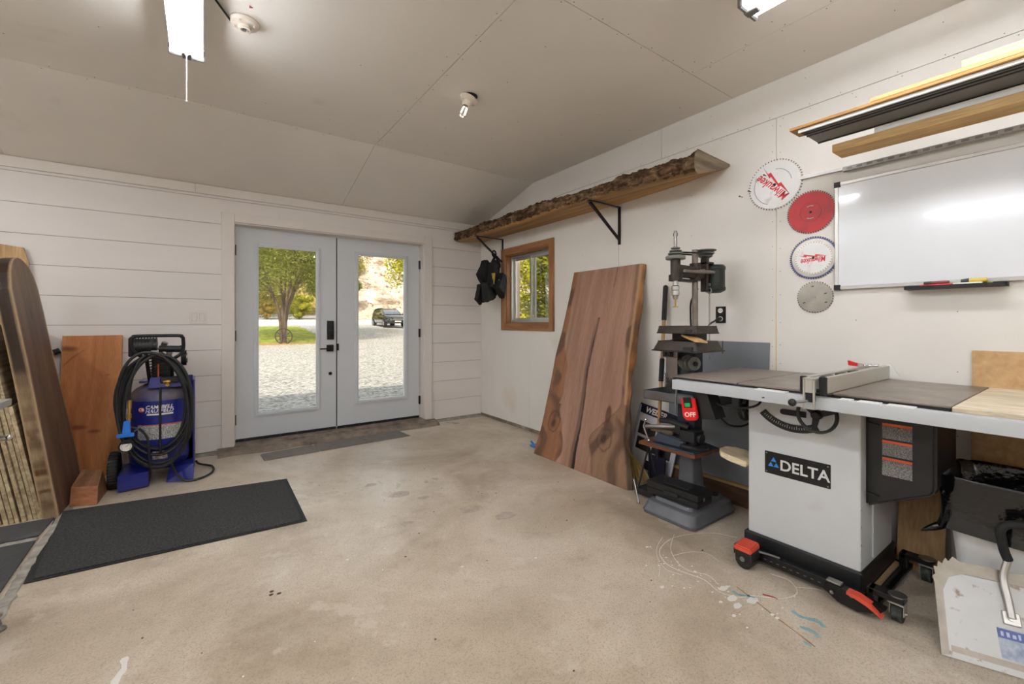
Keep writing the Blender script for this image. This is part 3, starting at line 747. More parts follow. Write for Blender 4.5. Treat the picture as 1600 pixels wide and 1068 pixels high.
# body: lofted cross sections, x from rear to front
secs = [(-2.12, .72, .50, .95), (-2.05, .84, .36, 1.08), (-1.6, .90, .26, 1.12), (-.4, .91, .25, 1.06), (.8, .91, .25, 1.02), (1.5, .90, .26, .98), (2.0, .84, .30, .88), (2.25, .66, .38, .72)]
def loft(b, secs, sq=.22):
    rings = []
    for (x, w, z0, z1) in secs:
        pts = [(-w+.05, z0), (w-.05, z0), (w, z0+.12), (w, z1-.22), (w-.06, z1-.04), (w-.22, z1), (-w+.22, z1), (-w+.06, z1-.04), (-w, z1-.22), (-w, z0+.12)]
        rings.append([b.bm.verts.new((x, yy, zz)) for yy, zz in pts])
    for A, B in zip(rings, rings[1:]):
        for k in range(len(A)): b.bm.faces.new((A[k], A[(k+1) % len(A)], B[(k+1) % len(A)], B[k]))
    b.bm.faces.new(list(reversed(rings[0]))); b.bm.faces.new(rings[-1])
b = MB(); loft(b, secs)
ob = b.build('car_body', paint, t, M=CM)
sub = ob.modifiers.new('s', 'SUBSURF'); sub.levels = 1; sub.render_levels = 2
def slabc(b, rings):
    R_ = [[b.bm.verts.new(p) for p in r] for r in rings]
    for A, B in zip(R_, R_[1:]):
        for k in range(len(A)): b.bm.faces.new((A[k], A[(k+1) % len(A)], B[(k+1) % len(A)], B[k]))
    b.bm.faces.new(list(reversed(R_[0]))); b.bm.faces.new(R_[-1])
b = MB(); slabc(b, [[(-2.0, -.80, 1.0), (1.15, -.80, .98), (1.15, .80, .98), (-2.0, .80, 1.0)], [(-1.72, -.66, 1.50), (.22, -.66, 1.50), (.22, .66, 1.50), (-1.72, .66, 1.50)], [(-1.55, -.60, 1.57), (.05, -.60, 1.57), (.05, .60, 1.57), (-1.55, .60, 1.57)]])
b.build('cabin', paint, t, M=CM)
b = MB(); b.hexa([(1.10, -.70, 1.03), (1.10, .70, 1.03), (1.06, .70, 1.03), (1.06, -.70, 1.03), (.30, -.60, 1.47), (.30, .60, 1.47), (.26, .6, 1.47), (.26, -.6, 1.47)]); b.build('windscreen', cglass, t, M=CM)
for s in (-1, 1):
    b = MB()
    b.hexa([(-1.80, s*.81, 1.06), (.92, s*.81, 1.04), (.92, s*.77, 1.04), (-1.80, s*.77, 1.06), (-1.52, s*.70, 1.45), (.30, s*.70, 1.45), (.30, s*.66, 1.45), (-1.52, s*.66, 1.45)])
    b.build('side_window', cglass, t, M=CM)
    b = MB(); b.ball((.85, s*.98, 1.06), .12, (.7, 1, .7)); b.build('wing_mirror', paint, t, M=CM)
    b = MB(); b.hexa([(2.20, s*.42, .60), (2.02, s*.80, .60), (1.90, s*.80, .62), (2.0, s*.42, .62), (2.14, s*.42, .76), (1.90, s*.78, .80), (1.80, s*.76, .80), (1.95, s*.42, .78)]); b.build('headlight', mat('headlight lens', (200, 205, 208), .1, spec=1), t, M=CM)
    b = MB(); b.cyl((-1.5, s*.5, 1.60), (.1, s*.5, 1.60), .02, n=8); b.build('roof_rail', M['alu'], t, M=CM)
    for wx in (-1.32, 1.36):
        b = MB(); b.cyl((wx, s*.70, .33), (wx, s*.92, .33), .34, n=28); b.build('wheel', M['rubber'], t, M=CM)
        wob = [o for o in t.children if o.name.startswith('wheel')][-1]
        b = MB(); b.cyl((wx, s*.915, .33), (wx, s*.93, .33), .22, n=20); b.m(1)
        for q in range(5): b.cyl((wx, s*.935, .33), (wx+math.cos(q*2*PI/5)*.2, s*.935, .33+math.sin(q*2*PI/5)*.2), .03, n=6)
        b.build('hubcap', [M['black'], M['alu']], wob, M=CM)
b = MB()
for q in range(3): b.box((2.20, -.42, .56+q*.07), (2.27, .42, .59+q*.07))
b.build('grille', M['alu'], t, M=CM)
b = MB(); b.box((2.22, -.26, .40), (2.29, .26, .51)); b.build('number_plate', M['white_plastic'], t, M=CM, smooth=0)

# ================================================================ RIGHT SIDE OF THE ROOM
def slab(name, L_, R_, length, th, MX, colfn, mat_, nu=60, nv=110, parent=None, side=4, waney=.5, endcap=None, **kw):
    """live-edge board: left edge L_(v), right edge R_(v); vertex colours from colfn(x, y, where)"""
    bm = bmesh.new(); lay = bm.verts.layers.float_color.new('Col')
    def V(x, y, z, w):
        v = bm.verts.new((x, y, z)); c = colfn(x, y, w); v[lay] = (c[0], c[1], c[2], 1); return v
    front = []; back = []
    for j in range(nv+1):
        y = length*j/nv; a, c = L_(y), R_(y)
        front.append([V(a+(c-a)*i/nu, y, 0, 'f') for i in range(nu+1)])
        back.append([V(a+(c-a)*i/nu, y, -th, 'b') for i in range(nu+1)])
    for j in range(nv):
        for i in range(nu):
            bm.faces.new((front[j][i], front[j][i+1], front[j+1][i+1], front[j+1][i]))
            bm.faces.new((back[j][i], back[j+1][i], back[j+1][i+1], back[j][i+1]))
    for e, s in ((0, -1), (nu, 1)):
        cur = [front[j][e] for j in range(nv+1)]
        for k in range(1, side+1):
            if k == side: nxt = [back[j][e] for j in range(nv+1)]
            else:
                t = k/side; nxt = []
                for j in range(nv+1):
                    p = front[j][e].co
                    o = s*waney*th*math.sin(PI*t*.8)*(.55+.6*noise.noise(Vector((p.y*5, t*2, e))))
                    nxt.append(V(p.x+o, p.y, -th*t, 'l' if e == 0 else 'r'))
            for j in range(nv): bm.faces.new((cur[j], cur[j+1], nxt[j+1], nxt[j]) if s > 0 else (cur[j], nxt[j], nxt[j+1], cur[j+1]))
            cur = nxt
    for row in (0, nv):
        for i in range(nu): bm.faces.new((front[row][i], back[row][i], back[row][i+1], front[row][i+1]))
    bmesh.ops.holes_fill(bm, edges=[e for e in bm.edges if e.is_boundary], sides=12)
    bmesh.ops.recalc_face_normals(bm, faces=bm.faces)
    me = bpy.data.meshes.new(name); bm.to_mesh(me); bm.free(); me.materials.append(mat_)
    me.polygons.foreach_set('use_smooth', [True]*len(me.polygons)); me.set_sharp_from_angle(angle=math.radians(40))
    o = bpy.data.objects.new(name, me); COL.objects.link(o)
    if parent is not None: o.parent = parent; o.matrix_basis = OW[parent.name].inverted() @ MX
    else: o.matrix_basis = MX
    OW[o.name] = MX.copy()
    return tag(o, kw.get('label'), kw.get('cat'), kw.get('group'))
def interp(tab):
    def f(y):
        if y <= tab[0][0]: return tab[0][1]
        for (a, p), (c, q) in zip(tab, tab[1:]):
            if y <= c: return p+(q-p)*(y-a)/(c-a)
        return tab[-1][1]
    return f
def mixc(a, b, t): t = max(0, min(1, t)); return tuple(x+(y-x)*t for x, y in zip(a, b))
def sm(lo, hi, x): t = max(0, min(1, (x-lo)/(hi-lo))); return t*t*(3-2*t)
def lin(c): return srgb(c)[:3]
nz = lambda x, y, z=0.0: noise.noise(Vector((x, y, z)))
M['paintwood'] = wood('sawn wood grain', (232, 226, 222), (255, 255, 255), 'Y', 16, .5, fine=.2, attr='Col')

# --- big walnut slab
Lf = interp([(0, 0), (.05, .006), (.23, .034), (.41, .042), (.72, .048), (.93, .045), (1.15, .075), (1.4, .084), (1.76, .084)])
Rf = interp([(0, 1.085), (.11, 1.05), (.32, .985), (.56, .955), (.86, .918), (1.01, .908), (1.27, .895), (1.54, .886), (1.76, .872)])
crk = interp([(0, .517), (.17, .512), (.38, .522), (.6, .512), (.82, .490), (1.1, .502), (1.34, .520), (1.5, .53)])
def walnut(x, y, w):
    base = lin((168, 130, 110))
    base = mixc(base, lin((142, 106, 88)), .5+.6*nz(x*14, y*.9)); base = mixc(base, lin((188, 152, 130)), .25+.5*nz(x*5, y*1.1, 4))
    if w in 'lr':
        c = mixc(lin((160, 110, 62)), lin((96, 66, 44)), .35+nz(x*3, y*7)); 
        if w == 'l' : c = lin((90, 62, 46))
        return mixc(c, lin((92, 72, 54)), sm(.75, .5, y) if w == 'r' else 0)
    # left sap patch, darker swirls low down
    le = Lf(y)+.06+.05*nz(y*3, 1)+.13*sm(1.2, .7, y)*(1+.3*nz(y*6, 0))*(1 if y > .5 else 1.25) + .08*sm(.45, .2, y)
    t = sm(.012, -.012, x-le)
    sap = mixc(lin((146, 98, 62)), lin((92, 60, 40)), sm(.05, .45, nz(x*7+nz(y*5, 2)*1.5, y*5)+.1)); base = mixc(base, sap, t*.85)
    re = Rf(y)-.045-.02*nz(y*4, 5)-.30*sm(.62, .25, y)*(1+.25*nz(y*5, 9)); t = sm(-.012, .012, x-re)
    sap = mixc(lin((138, 108, 82)), lin((84, 60, 46)), sm(.0, .5, nz(x*9+nz(y*4, 3)*2, y*4, 2)+.12)); base = mixc(base, sap, t*.85)
    e = max(0, 1-abs(x-re)/.012)*sm(.75, .6, y); base = mixc(base, lin((84, 52, 42)), e*.5)
    if y > .6: base = mixc(base, lin((190, 150, 108)), sm(-.022, -.004, x-Rf(y))*.8)
    kn = math.hypot((x-.80)/.030, (y-.50)/.07); base = mixc(base, lin((92, 52, 40)), sm(1.2, .8, kn)*.8)
    for (kx, ky, kr) in ((.19, .33, .10), (.80, .30, .09)):
        d = math.hypot(x-kx, (y-ky)*.8)+.02*nz(x*16, y*16); base = mixc(base, lin((62, 42, 32)), sm(.35, .9, math.sin(d*110))*.7*sm(kr+.04, kr*.3, d))
        base = mixc(base, lin((70, 46, 34)), .75*sm(kr*.6, .0, d))
    if y < 1.30:
        wd_ = .001+.003*sm(1.3, .9, y)+.012*sm(.5, 0, y)+.004*nz(y*8, 7); d = abs(x-crk(y)-.006*nz(y*14, 3))
        base = mixc(base, lin((30, 20, 16)), sm(wd_+.005, wd_, d))
        base = mixc(base, lin((82, 56, 44)), .6*sm(.035, .01, abs(x-crk(y)+.028-.02*y))*sm(1.5, 1.1, y))
    base = mixc(base, lin((104, 74, 60)), .8*sm(.006, .002, abs(x-(.62+.02*nz(y*2, 0))))*sm(1.5, 1.6, y))
    return base
MXw = fr((2.497, 3.153, .001), (0, -1, 0), (.434, 0, 1.70))
slab('walnut_slab', Lf, Rf, 1.755, .058, MXw, walnut, M['paintwood'], nu=150, nv=230, side=5, waney=.75,
     label='large reddish brown walnut slab with a long central crack, leaning upright against the right wall', cat='wood slab')

# --- live-edge shelf of a halved log along the right wall, on two iron brackets
def barkcol(c1, c2, c3):
    return multi('bark '+str(c1), [(.28, c1), (.45, c2), (.6, c3), (.8, (196, 176, 140))], scale=22, detail=12, rough=.95, bump=1, bscale=34, bdist=.04, spec=.1, stretch=(1, .4, 1), dist=.8)
M['barkshelf'] = barkcol((38, 27, 19), (78, 57, 40), (128, 102, 76))
M['shelfwood'] = wood('weathered pine underside', (122, 96, 62), (196, 150, 92), 'Y', 6, .7, lo=.3, hi=.65)
M['endgrain'] = wood('grey end grain', (92, 80, 64), (146, 130, 106), 'X', 10, .8)
b = MB(); n = 330; y0, y1 = 1.56, 4.845
rings = []
for j in range(n+1):
    y = y0+(y1-y0)*j/n; w = .03*nz(y*1.8, 3)+.014*nz(y*8, 5); zz = .012*nz(y*2, 8)
    ff = 1-.10*sm(3.6, 4.8, y)
    zb_ = interp([(1.56, 2.176), (1.8, 2.200), (2.1, 2.218), (2.5, 2.231), (3.3, 2.226), (4.85, 2.235)])(y); zt_ = interp([(1.56, 2.328), (2.0, 2.326), (2.5, 2.330), (3.3, 2.352), (4.85, 2.350)])(y); zw_ = interp([(1.56, 2.298), (2.0, 2.268), (2.5, 2.254), (4.85, 2.262)])(y); hh = zt_-zb_
    px = [(2.968, zw_+.016), (2.76, zt_+.004+zz*.3), (2.60+w, zt_+zz*.5), (2.572+w*.9, zt_-.2*hh+zz*.5), (2.560+w*.8, zb_+.52*hh), (2.562+w, zb_+.25*hh), (2.575+w*.8, zb_+.06*hh), (2.60+w*.4, zb_), (2.80, (zb_+zw_)/2), (2.968, zw_)]
    dd = .035*abs(nz(y*9, 1))
    rings.append([b.bm.verts.new((x+((dd+.018)*nz(y*36, k*2.3) if 2 <= k <= 6 else 0), y+(.04*(2.97-x)*1.0 if j == 0 else 0)-(0.10*(2.97-x) if j == n else 0), z+(.016*nz(y*14, k*3.7)+.010*nz(y*45, k*5.1) if 1 <= k <= 6 else 0))) for k, (x, z) in enumerate(px)])
for A, B in zip(rings, rings[1:]):
    for k in range(len(A)):
        f = b.bm.faces.new((A[k], A[(k+1) % len(A)], B[(k+1) % len(A)], B[k])); f.material_index = 0 if 1 <= k <= 5 else 1
for r in (rings[0], list(reversed(rings[-1]))):
    f = b.bm.faces.new(r); f.material_index = 2
b.build('live_edge_shelf', [M['barkshelf'], M['shelfwood'], M['endgrain']], smooth=22, label='long half-log shelf with a barky live edge, on brackets high on the right wall', cat='shelf')
for (y, zt, lab) in ((4.352, 2.230, 'black iron bracket under the far end of the live-edge shelf, by the window'), (2.535, 2.229, 'black iron bracket under the middle of the live-edge shelf, above the walnut slab')):
    t = thing('shelf_bracket', lab, 'bracket', (2.965, y, zt-.33), group='iron brackets of the live-edge shelf')
    zt2 = zt-.002
    b = MB(); b.box((2.958, y-.014, zt-.33), (2.967, y+.014, zt2), .001)
    for q in (.05, .12, .27): b.cyl((2.958, y, zt-q), (2.954, y, zt-q), .006, n=8)
    b.build('wall_plate', M['blackmetal'], t)
    b = MB(); b.box((2.575, y-.014, zt2-.009), (2.958, y+.014, zt2), .001); b.build('arm', M['blackmetal'], t)
    b = MB(); b.hexa([(2.955, y-.012, zt-.29), (2.955, y+.012, zt-.29), (2.955, y+.012, zt-.275), (2.955, y-.012, zt-.275), (2.59, y-.012, zt2-.018), (2.59, y+.012, zt2-.018), (2.605, y+.012, zt2-.008), (2.605, y-.012, zt2-.008)])
    b.build('brace', M['blackmetal'], t)

# --- tool belt hanging from the far bracket
M['canvas'] = mat('black canvas', (20, 20, 21), .8, var=.2, scale=30, bump=.5, bscale=150)
t = thing('tool_belt', 'black canvas tool belt with pouches hanging from the far shelf bracket beside the window', 'tool belt', (2.82, 4.30, 1.46))
def pouch(b, c, w, h, d, tilt, n=7):
    """soft sagging pocket: grid box pushed around with noise"""
    Mx = Matrix.Translation(c) @ Matrix.Rotation(math.radians(35), 4, 'Z') @ Matrix.Rotation(math.radians(tilt), 4, 'Y')
    r = bmesh.ops.create_cube(b.bm, size=1); es = list(set(e for v in r['verts'] for e in v.link_edges))
    bmesh.ops.subdivide_edges(b.bm, edges=es, cuts=4, use_grid_fill=True); vs = list(b.bm.verts)
    for v in vs:
        p = v.co.copy(); k = .9+.25*(-p.z)
        q = Vector((p.x*w*k, p.y*d*(1.1-.6*abs(p.x)), p.z*h)); q += Vector((nz(p.x*3, p.z*3, c[0]*9), nz(p.x*3, p.z*3, 4), nz(p.y*3, p.x*3, 7)))*.02
        v.co = Mx @ q
b = MB(); pouch(b, (2.70, 4.34, 1.79), .25, .25, .09, 38); b.build('pouch', M['canvas'], t)
b = MB(); pouch(b, (2.74, 4.31, 1.60), .30, .22, .10, -18); b.build('pouch', M['canvas'], t)
b = MB(); pouch(b, (2.87, 4.25, 1.66), .22, .22, .09, 30); b.build('pouch', M['canvas'], t)
b = MB(); pouch(b, (2.80, 4.31, 1.76), .22, .30, .10, 8); b.build('pouch', M['canvas'], t)
b = MB(); pouch(b, (2.64, 4.36, 1.55), .14, .20, .06, 24); b.build('pouch', M['canvas'], t)
for pts in ([(2.84, 4.352, 2.035), (2.83, 4.33, 1.99), (2.80, 4.33, 1.93), (2.79, 4.34, 1.82)], [(2.875, 4.35, 2.01), (2.88, 4.33, 1.95), (2.85, 4.30, 1.90), (2.84, 4.30, 1.76)], [(2.79, 4.30, 1.93), (2.87, 4.31, 1.95), (2.88, 4.30, 1.88), (2.81, 4.30, 1.87)]):
    b = MB(); b.tube(spline(pts), .017, 6); b.build('strap', M['canvas'], t)
b = MB(); b.tube([(2.835+.028*math.cos(a*PI/6), 4.345, 2.04+.036*math.sin(a*PI/6)) for a in range(12)], .009, 6, closed=True); b.build('hook_loop', M['canvas'], t)
b = MB(); b.hexa([(2.72, 4.21, 1.66), (2.75, 4.21, 1.66), (2.75, 4.25, 1.66), (2.72, 4.25, 1.66), (2.735, 4.21, 1.79), (2.765, 4.21, 1.79), (2.765, 4.25, 1.79), (2.735, 4.25, 1.79)]); b.build('yellow_tool_handle', mat('mustard plastic', (178, 150, 62), .5), t)
b = MB(); b.tube([(2.735+.02*math.cos(a*PI/6), 4.205, 1.645+.022*math.sin(a*PI/6)) for a in range(12)], .004, 6, closed=True); b.build('buckle', M['brightsteel'], t)
b = MB(); b.cyl((2.82, 4.20, 1.62), (2.81, 4.20, 1.72), .008, n=8); b.build('green_tool_handle', mat('green plastic', (44, 132, 66), .4), t)

# --- saw blades
M['blade_steel'] = mat('saw blade steel', (160, 154, 144), .3, .85, var=.12, scale=14)
M['white_coat'] = mat('white blade coating', (226, 224, 220), .3, var=.02, dirt=(196, 186, 176), dscale=14, dlo=.6, dhi=.75)
M['red_coat'] = mat('red blade coating', (190, 18, 28), .42, var=.08, scale=14, dirt=(120, 18, 24), dscale=6, dlo=.55, dhi=.8)
M['castdark'] = mat('blackened screw', (40, 36, 34), .5, .5)
M['tips'] = mat('dark carbide tip', (74, 66, 60), .4, .5)
M['red_ink'] = mat('red ink', (206, 32, 40), .4)
M['blue_edge'] = mat('blue blade edge', (58, 68, 132), .35)
M['grey_ink'] = mat('grey ink', (110, 108, 106), .5)
def blade(y, z, r, teeth, th, label, kind):
    Mx = wallR(y, z, 2.97-.004)
    t = thing('saw_blade', label, 'saw blade', (2.966, y, z), group='circular saw blades beside the whiteboard')
    b = MB(); poly = []; rr = .985*r
    for k in range(teeth):
        a = 2*PI*k/teeth; s = 2*PI/teeth
        poly += [(math.cos(a)*r, math.sin(a)*r), (math.cos(a+s*.28)*r*.985, math.sin(a+s*.28)*r*.985), (math.cos(a+s*.42)*r*.935, math.sin(a+s*.42)*r*.935), (math.cos(a+s*.72)*r*.945, math.sin(a+s*.72)*r*.945)]
    b.prism(poly, 0, .0028, M=Mx)
    plate = {'white': M['white_coat'], 'red': M['red_coat'], 'blue': M['blue_edge'], 'steel': M['blade_steel']}[kind]
    pl = b.build('blade_plate', plate, t, smooth=0)
    b = MB()
    for k in range(teeth):
        b.box((r*.955, -.0022, -.0008), (r*1.006, .0022, .0036), M=Mx @ Matrix.Rotation(2*PI*(k+.12)/teeth, 4, 'Z'))
    b.build('carbide_tips', M['tips'], t, smooth=0)
    def disc(name, r0, m_, zz, parent=t, **kw):
        b = MB(); b.cyl(Mx @ Vector((0, 0, zz)), Mx @ Vector((0, 0, zz+.0006)), r0, n=48); return b.build(name, m_, parent, smooth=30)
    if kind == 'blue':
        disc('steel_band', r*.90, M['blade_steel'], .0028)
        b = MB(); tt = 40; p = []
        for k in range(tt):
            a = 2*PI*k/tt; s = 2*PI/tt; p += [(math.cos(a)*r*.76, math.sin(a)*r*.76), (math.cos(a+s*.5)*r*.76, math.sin(a+s*.5)*r*.76), (math.cos(a+s*.5)*r*.70, math.sin(a+s*.5)*r*.70), (math.cos(a+s)*r*.70, math.sin(a+s)*r*.70)]
        b.prism(p, .0034, .004, M=Mx); lb = b.build('white_label', M['white_coat'], t, smooth=0)
    def lettering(rot, size, zz, parent=t, wide=1.0):
        R_ = Mx @ Matrix.Translation((0, 0, zz)) @ Matrix.Rotation(math.radians(rot), 4, 'Z')
        b = MB(); b.text('Milwaukee', size, R_ @ Matrix.Translation((0, size*.28, 0)), ext=.0002, bold=.0012*size/.06, shear=.25, wid=wide)
        b.prism([(-size*1.6, -size*.02), (-size*.3, -size*.42), (-size*.2, -size*.22), (size*1.0, -size*.62), (size*1.1, -size*.40), (size*1.9, -size*.66), (size*.75, -size*.18), (size*.72, -size*.34), (-size*.45, 0), (-size*.5, -size*.16)], 0, .0004, M=R_)
        b.build('logo', M['red_ink'], parent, smooth=0)
    if kind == 'white':
        lettering(137, .074, .0029, wide=.74)
        b = MB()
        for q in range(34):
            a = math.radians(150+q*3.0); b.box((math.cos(a)*r*.78-.0025, math.sin(a)*r*.78-.002, .0029), (math.cos(a)*r*.78+.0025, math.sin(a)*r*.78+.002, .0032), M=Mx)
        for q in range(30):
            if q == 0: b.build('small_print', M['grey_ink'], t, smooth=0); b = MB()
            a = math.radians(10+q*2.6); b.box((math.cos(a)*r*.62-.002, math.sin(a)*r*.62-.0015, .0029), (math.cos(a)*r*.62+.002, math.sin(a)*r*.62+.0015, .0032), M=Mx)
        b.build('small_print', M['grey_ink'], t, smooth=0)
    if kind == 'blue': lettering(184, .046, .0041, wide=.66)
    if kind == 'red':
        b = MB(); b.tube([Mx @ Vector((math.cos(q*PI/24)*r*.44, math.sin(q*PI/24)*r*.44, .0027)) for q in range(48)], .0012, 6, closed=True); b.build('flange_mark', M['red_coat'], t)
        for s in (-1, 1):
            b = MB()
            for q in range(12):
                a = math.radians(65+q*5)*s; b.box((math.cos(a)*r*.26-.0022, math.sin(a)*r*.20+s*.012-.0018, .0029), (math.cos(a)*r*.26+.0022, math.sin(a)*r*.20+s*.012+.0018, .0032), M=Mx)
            b.build('small_print', M['white_coat'], t, smooth=0)
    if kind == 'steel':
        b = MB()
        for (a, q) in ((100, .7), (20, .62), (210, .68), (330, .7)):
            a = math.radians(a); b.prism([(math.cos(a)*r*q+u*.008, math.sin(a)*r*q+v*.004) for u, v in ((-1, -1), (1, -.4), (.6, 1), (-.7, .6))], .0028, .003, M=Mx)
        b.build('expansion_slots', M['black'], t, smooth=0)
    b = MB(); b.cyl(Mx @ Vector((0, 0, .0035)), Mx @ Vector((0, 0, .006)), r*.055, n=12); b.cyl(Mx @ Vector((0, 0, .004)), Mx @ Vector((0, 0, .012)), .004, n=8)
    b.build('hanging_screw', M['black'] if kind != 'steel' else M['brightsteel'], t)
blade(1.270, 2.096, .159, 56, .003, 'largest saw blade, white coated with red script lettering, top of the column beside the whiteboard', 'white')
blade(1.070, 1.880, .128, 60, .003, 'all red saw blade hanging second from the top beside the whiteboard', 'red')
blade(1.056, 1.604, .127, 60, .003, 'blue rimmed saw blade with a white centre and red lettering, third from the top', 'blue')
blade(1.048, 1.369, .094, 40, .003, 'smallest saw blade, bare steel, at the bottom of the column beside the whiteboard', 'steel')

# --- loose screws left standing in the wall
for (y, z, lab) in ((1.415, 2.085, 'small bent screw in the wall left of the largest saw blade, nearer the blade'), (1.475, 2.065, 'small screw in the wall left of the largest saw blade, further from the blade'), (1.318, 2.165, 'small screw in the wall above the largest saw blade')):
    b = MB(); b.cyl((2.972, y, z), (2.945, y+.008, z+.004), .0022, n=8); b.cyl((2.946, y+.008, z+.004), (2.942, y+.009, z+.005), .0048, n=10); b.build('wall_screw', M['castdark'], label=lab, cat='screw', group='screws standing in the right wall')
# --- whiteboard
M['wb'] = mat('whiteboard enamel', (226, 228, 230), .13, var=.01, coat=.6)
t = thing('whiteboard', 'large glossy whiteboard with a thin aluminium frame on the right wall', 'whiteboard', (2.955, .3, 1.405))
ya, yb, za, zb = -.30, .944, 1.405, 2.016
b = MB(); b.box((2.952, ya+.01, za+.01), (2.968, yb-.01, zb-.01)); b.build('board_surface', M['wb'], t, smooth=0)
b = MB(); ring(b, 2.947, 2.969, ya, yb, za, zb, .019, .002); b.build('board_frame', M['alu'], t)
for y in (ya, yb):
    for z in (za, zb):
        s = -1 if y == yb else 1; q = -1 if z == zb else 1
        b = MB(); b.box((2.944, min(y-s*.003, y+s*.028), min(z-q*.003, z+q*.028)), (2.9695, max(y-s*.003, y+s*.028), max(z-q*.003, z+q*.028)), .004, seg=2); b.build('corner_cap', M['black'], t)
t = thing('pen_tray', 'narrow black pen tray fixed under the whiteboard, markers lying in it', 'pen tray', (2.93, .46, 1.38))
b = MB(); b.box((2.895, .285, 1.383), (2.969, .63, 1.388)); b.box((2.893, .285, 1.383), (2.897, .63, 1.400)); b.box((2.893, .285, 1.383), (2.969, .288, 1.400)); b.box((2.893, .627, 1.383), (2.969, .63, 1.400))
b.build('tray', M['black'], t, smooth=0)
def marker(y0, y1, x, z, col, cap, label, r=.0078):
    t = thing('marker', label, 'marker', (x, (y0+y1)/2, z), group='markers in the pen tray')
    m_ = mat('marker '+str(col), col, .4); c_ = mat('marker cap '+str(cap), cap, .35)
    q = y0+(y1-y0)*.68
    b = MB(); b.cyl((x, y0, z), (x, q, z), r, n=14); b.build('barrel', m_, t)
    b = MB(); b.cyl((x, q, z), (x, y1, z), r*1.12, r*.8, n=14); b.build('cap', c_, t)
marker(.455, .575, 2.905, 1.3985, (196, 34, 40), (176, 24, 32), 'red marker at the left in the pen tray')
marker(.495, .415+.13, 2.925, 1.3985, (58, 60, 140), (40, 44, 120), 'blue marker beside the red one in the pen tray')
marker(.47, .56, 2.915, 1.413, (126, 60, 56), (70, 62, 58), 'dark red marker lying on top of the red and blue ones')
marker(.36, .47, 2.905, 1.3985, (232, 232, 228), (226, 226, 222), 'white marker in the middle of the pen tray')
marker(.445, .33, 2.925, 1.3985, (236, 236, 232), (160, 190, 54), 'white marker with a lime green cap in the pen tray')
marker(.345, .43, 2.912, 1.414, (222, 192, 84), (60, 60, 58), 'fat yellow marker on top of the others in the pen tray', r=.0105)

# --- long aluminium straight edge above the whiteboard
t = thing('straight_edge', 'long thin aluminium straight edge fixed above the whiteboard', 'straight edge', (2.96, .3, 2.08))
b = MB(); b.hexa([(2.95, 1.12, 2.086), (2.95, -.4, 2.062), (2.969, -.4, 2.062), (2.969, 1.12, 2.086), (2.95, 1.12, 2.102), (2.95, -.4, 2.078), (2.969, -.4, 2.078), (2.969, 1.12, 2.102)]); b.build('bar', M['alu'], t, smooth=0)
b = MB(); b.box((2.925, -.4, 2.066), (2.95, .90, 2.090), .002)
for k in range(28): b.m(1).box((2.9245, -.36+k*.045, 2.072), (2.9255, -.335+k*.045, 2.084))
b.build('slotted_rail', [M['steel'], M['grey_cap']], t)

# --- lumber rack, upper right: stock lying on two wall arms out past the frame
M['lumber'] = wood('fresh pine', (196, 156, 98), (226, 192, 138), 'Y', 9, .6, knots=1.6)
M['lumber_d'] = wood('amber pine', (166, 120, 66), (206, 160, 100), 'Y', 9, .6)
M['lumber_l'] = wood('pale pine', (216, 190, 146), (238, 220, 186), 'Y', 9, .6)
M['siding'] = mat('dark grey metal siding', (112, 110, 106), .5, .1, var=.04)
M['siding_d'] = mat('black siding rib', (34, 34, 34), .4, .3)
M['whitetrim'] = mat('white vinyl', (238, 238, 234), .4)
for i, (y, lab) in enumerate(((.10, 'steel arm of the lumber rack at the right edge of the picture'), (-.95, 'steel arm of the lumber rack outside the picture'))):
    t = thing('rack_arm', lab, 'bracket', (2.96, y, 2.02), group='arms of the lumber rack')
    b = MB(); b.box((2.955, y-.02, 1.98+.12), (2.969, y+.02, 2.50), .001); b.build('upright', M['alu'], t)
    b = MB(); b.box((2.66, y-.018, 2.095), (2.955, y+.018, 2.113), .002); b.build('arm', M['alu'], t)
    b = MB(); b.box((2.48, y-.018, 2.183), (2.69, y+.018, 2.198), .002); b.box((2.66, y-.018, 2.113), (2.69, y+.018, 2.184)); b.build('arm', M['alu'], t)
def plank(name, a, c, mt, label, cat='board', bev=.002, group='stock on the lumber rack'):
    b = MB(); b.box(a, c, bev); return b.build(name, mt, label=label, cat=cat, group=group)
plank('pine_plank', (2.70, -1.4, 2.114), (2.838, .876, 2.155), M['lumber'], 'thick knotty pine plank, lowest piece on the lumber rack')
plank('white_trim_board', (2.703, -1.4, 2.156), (2.745, .70, 2.184), M['whitetrim'], 'white board lying on the thick knotty pine plank of the rack')
t = thing('metal_siding', 'dark grey ribbed metal siding sheet on the lumber rack with a white front edge', 'siding sheet', (2.63, 0, 2.199), group='stock on the lumber rack')
b = MB(); b.box((2.528, -1.4, 2.203), (2.752, .955, 2.206)); b.build('sheet', M['siding'], t, smooth=0)
for k, x in enumerate((2.535, 2.566, 2.600)):
    b = MB(); b.prism([(x-.004, 0), (x+.004, 0), (x+.012, .011), (x-.010, .011)], -.955, 1.4, M=Matrix.Translation((0, 0, 2.1985)) @ Matrix.Rotation(PI/2, 4, 'X'))
    b.build('rib', M['siding_d'], t, smooth=0)
b = MB(); b.box((2.742, -1.4, 2.199), (2.752, .955, 2.203)); b.build('edge_fold', M['siding_d'], t, smooth=0)
b = MB(); b.box((2.514, -1.4, 2.201), (2.527, .965, 2.216), .001); b.build('white_edge', M['whitetrim'], t)
plank('pine_board', (2.500, -1.4, 2.2175), (2.62, 1.0, 2.232), M['lumber_d'], 'amber brown board on the rack reaching furthest left, lying over the metal siding')
plank('pine_board', (2.502, -1.4, 2.233), (2.64, .665, 2.252), M['lumber'], 'second board up from the siding on the rack, ending above the round saw blades')
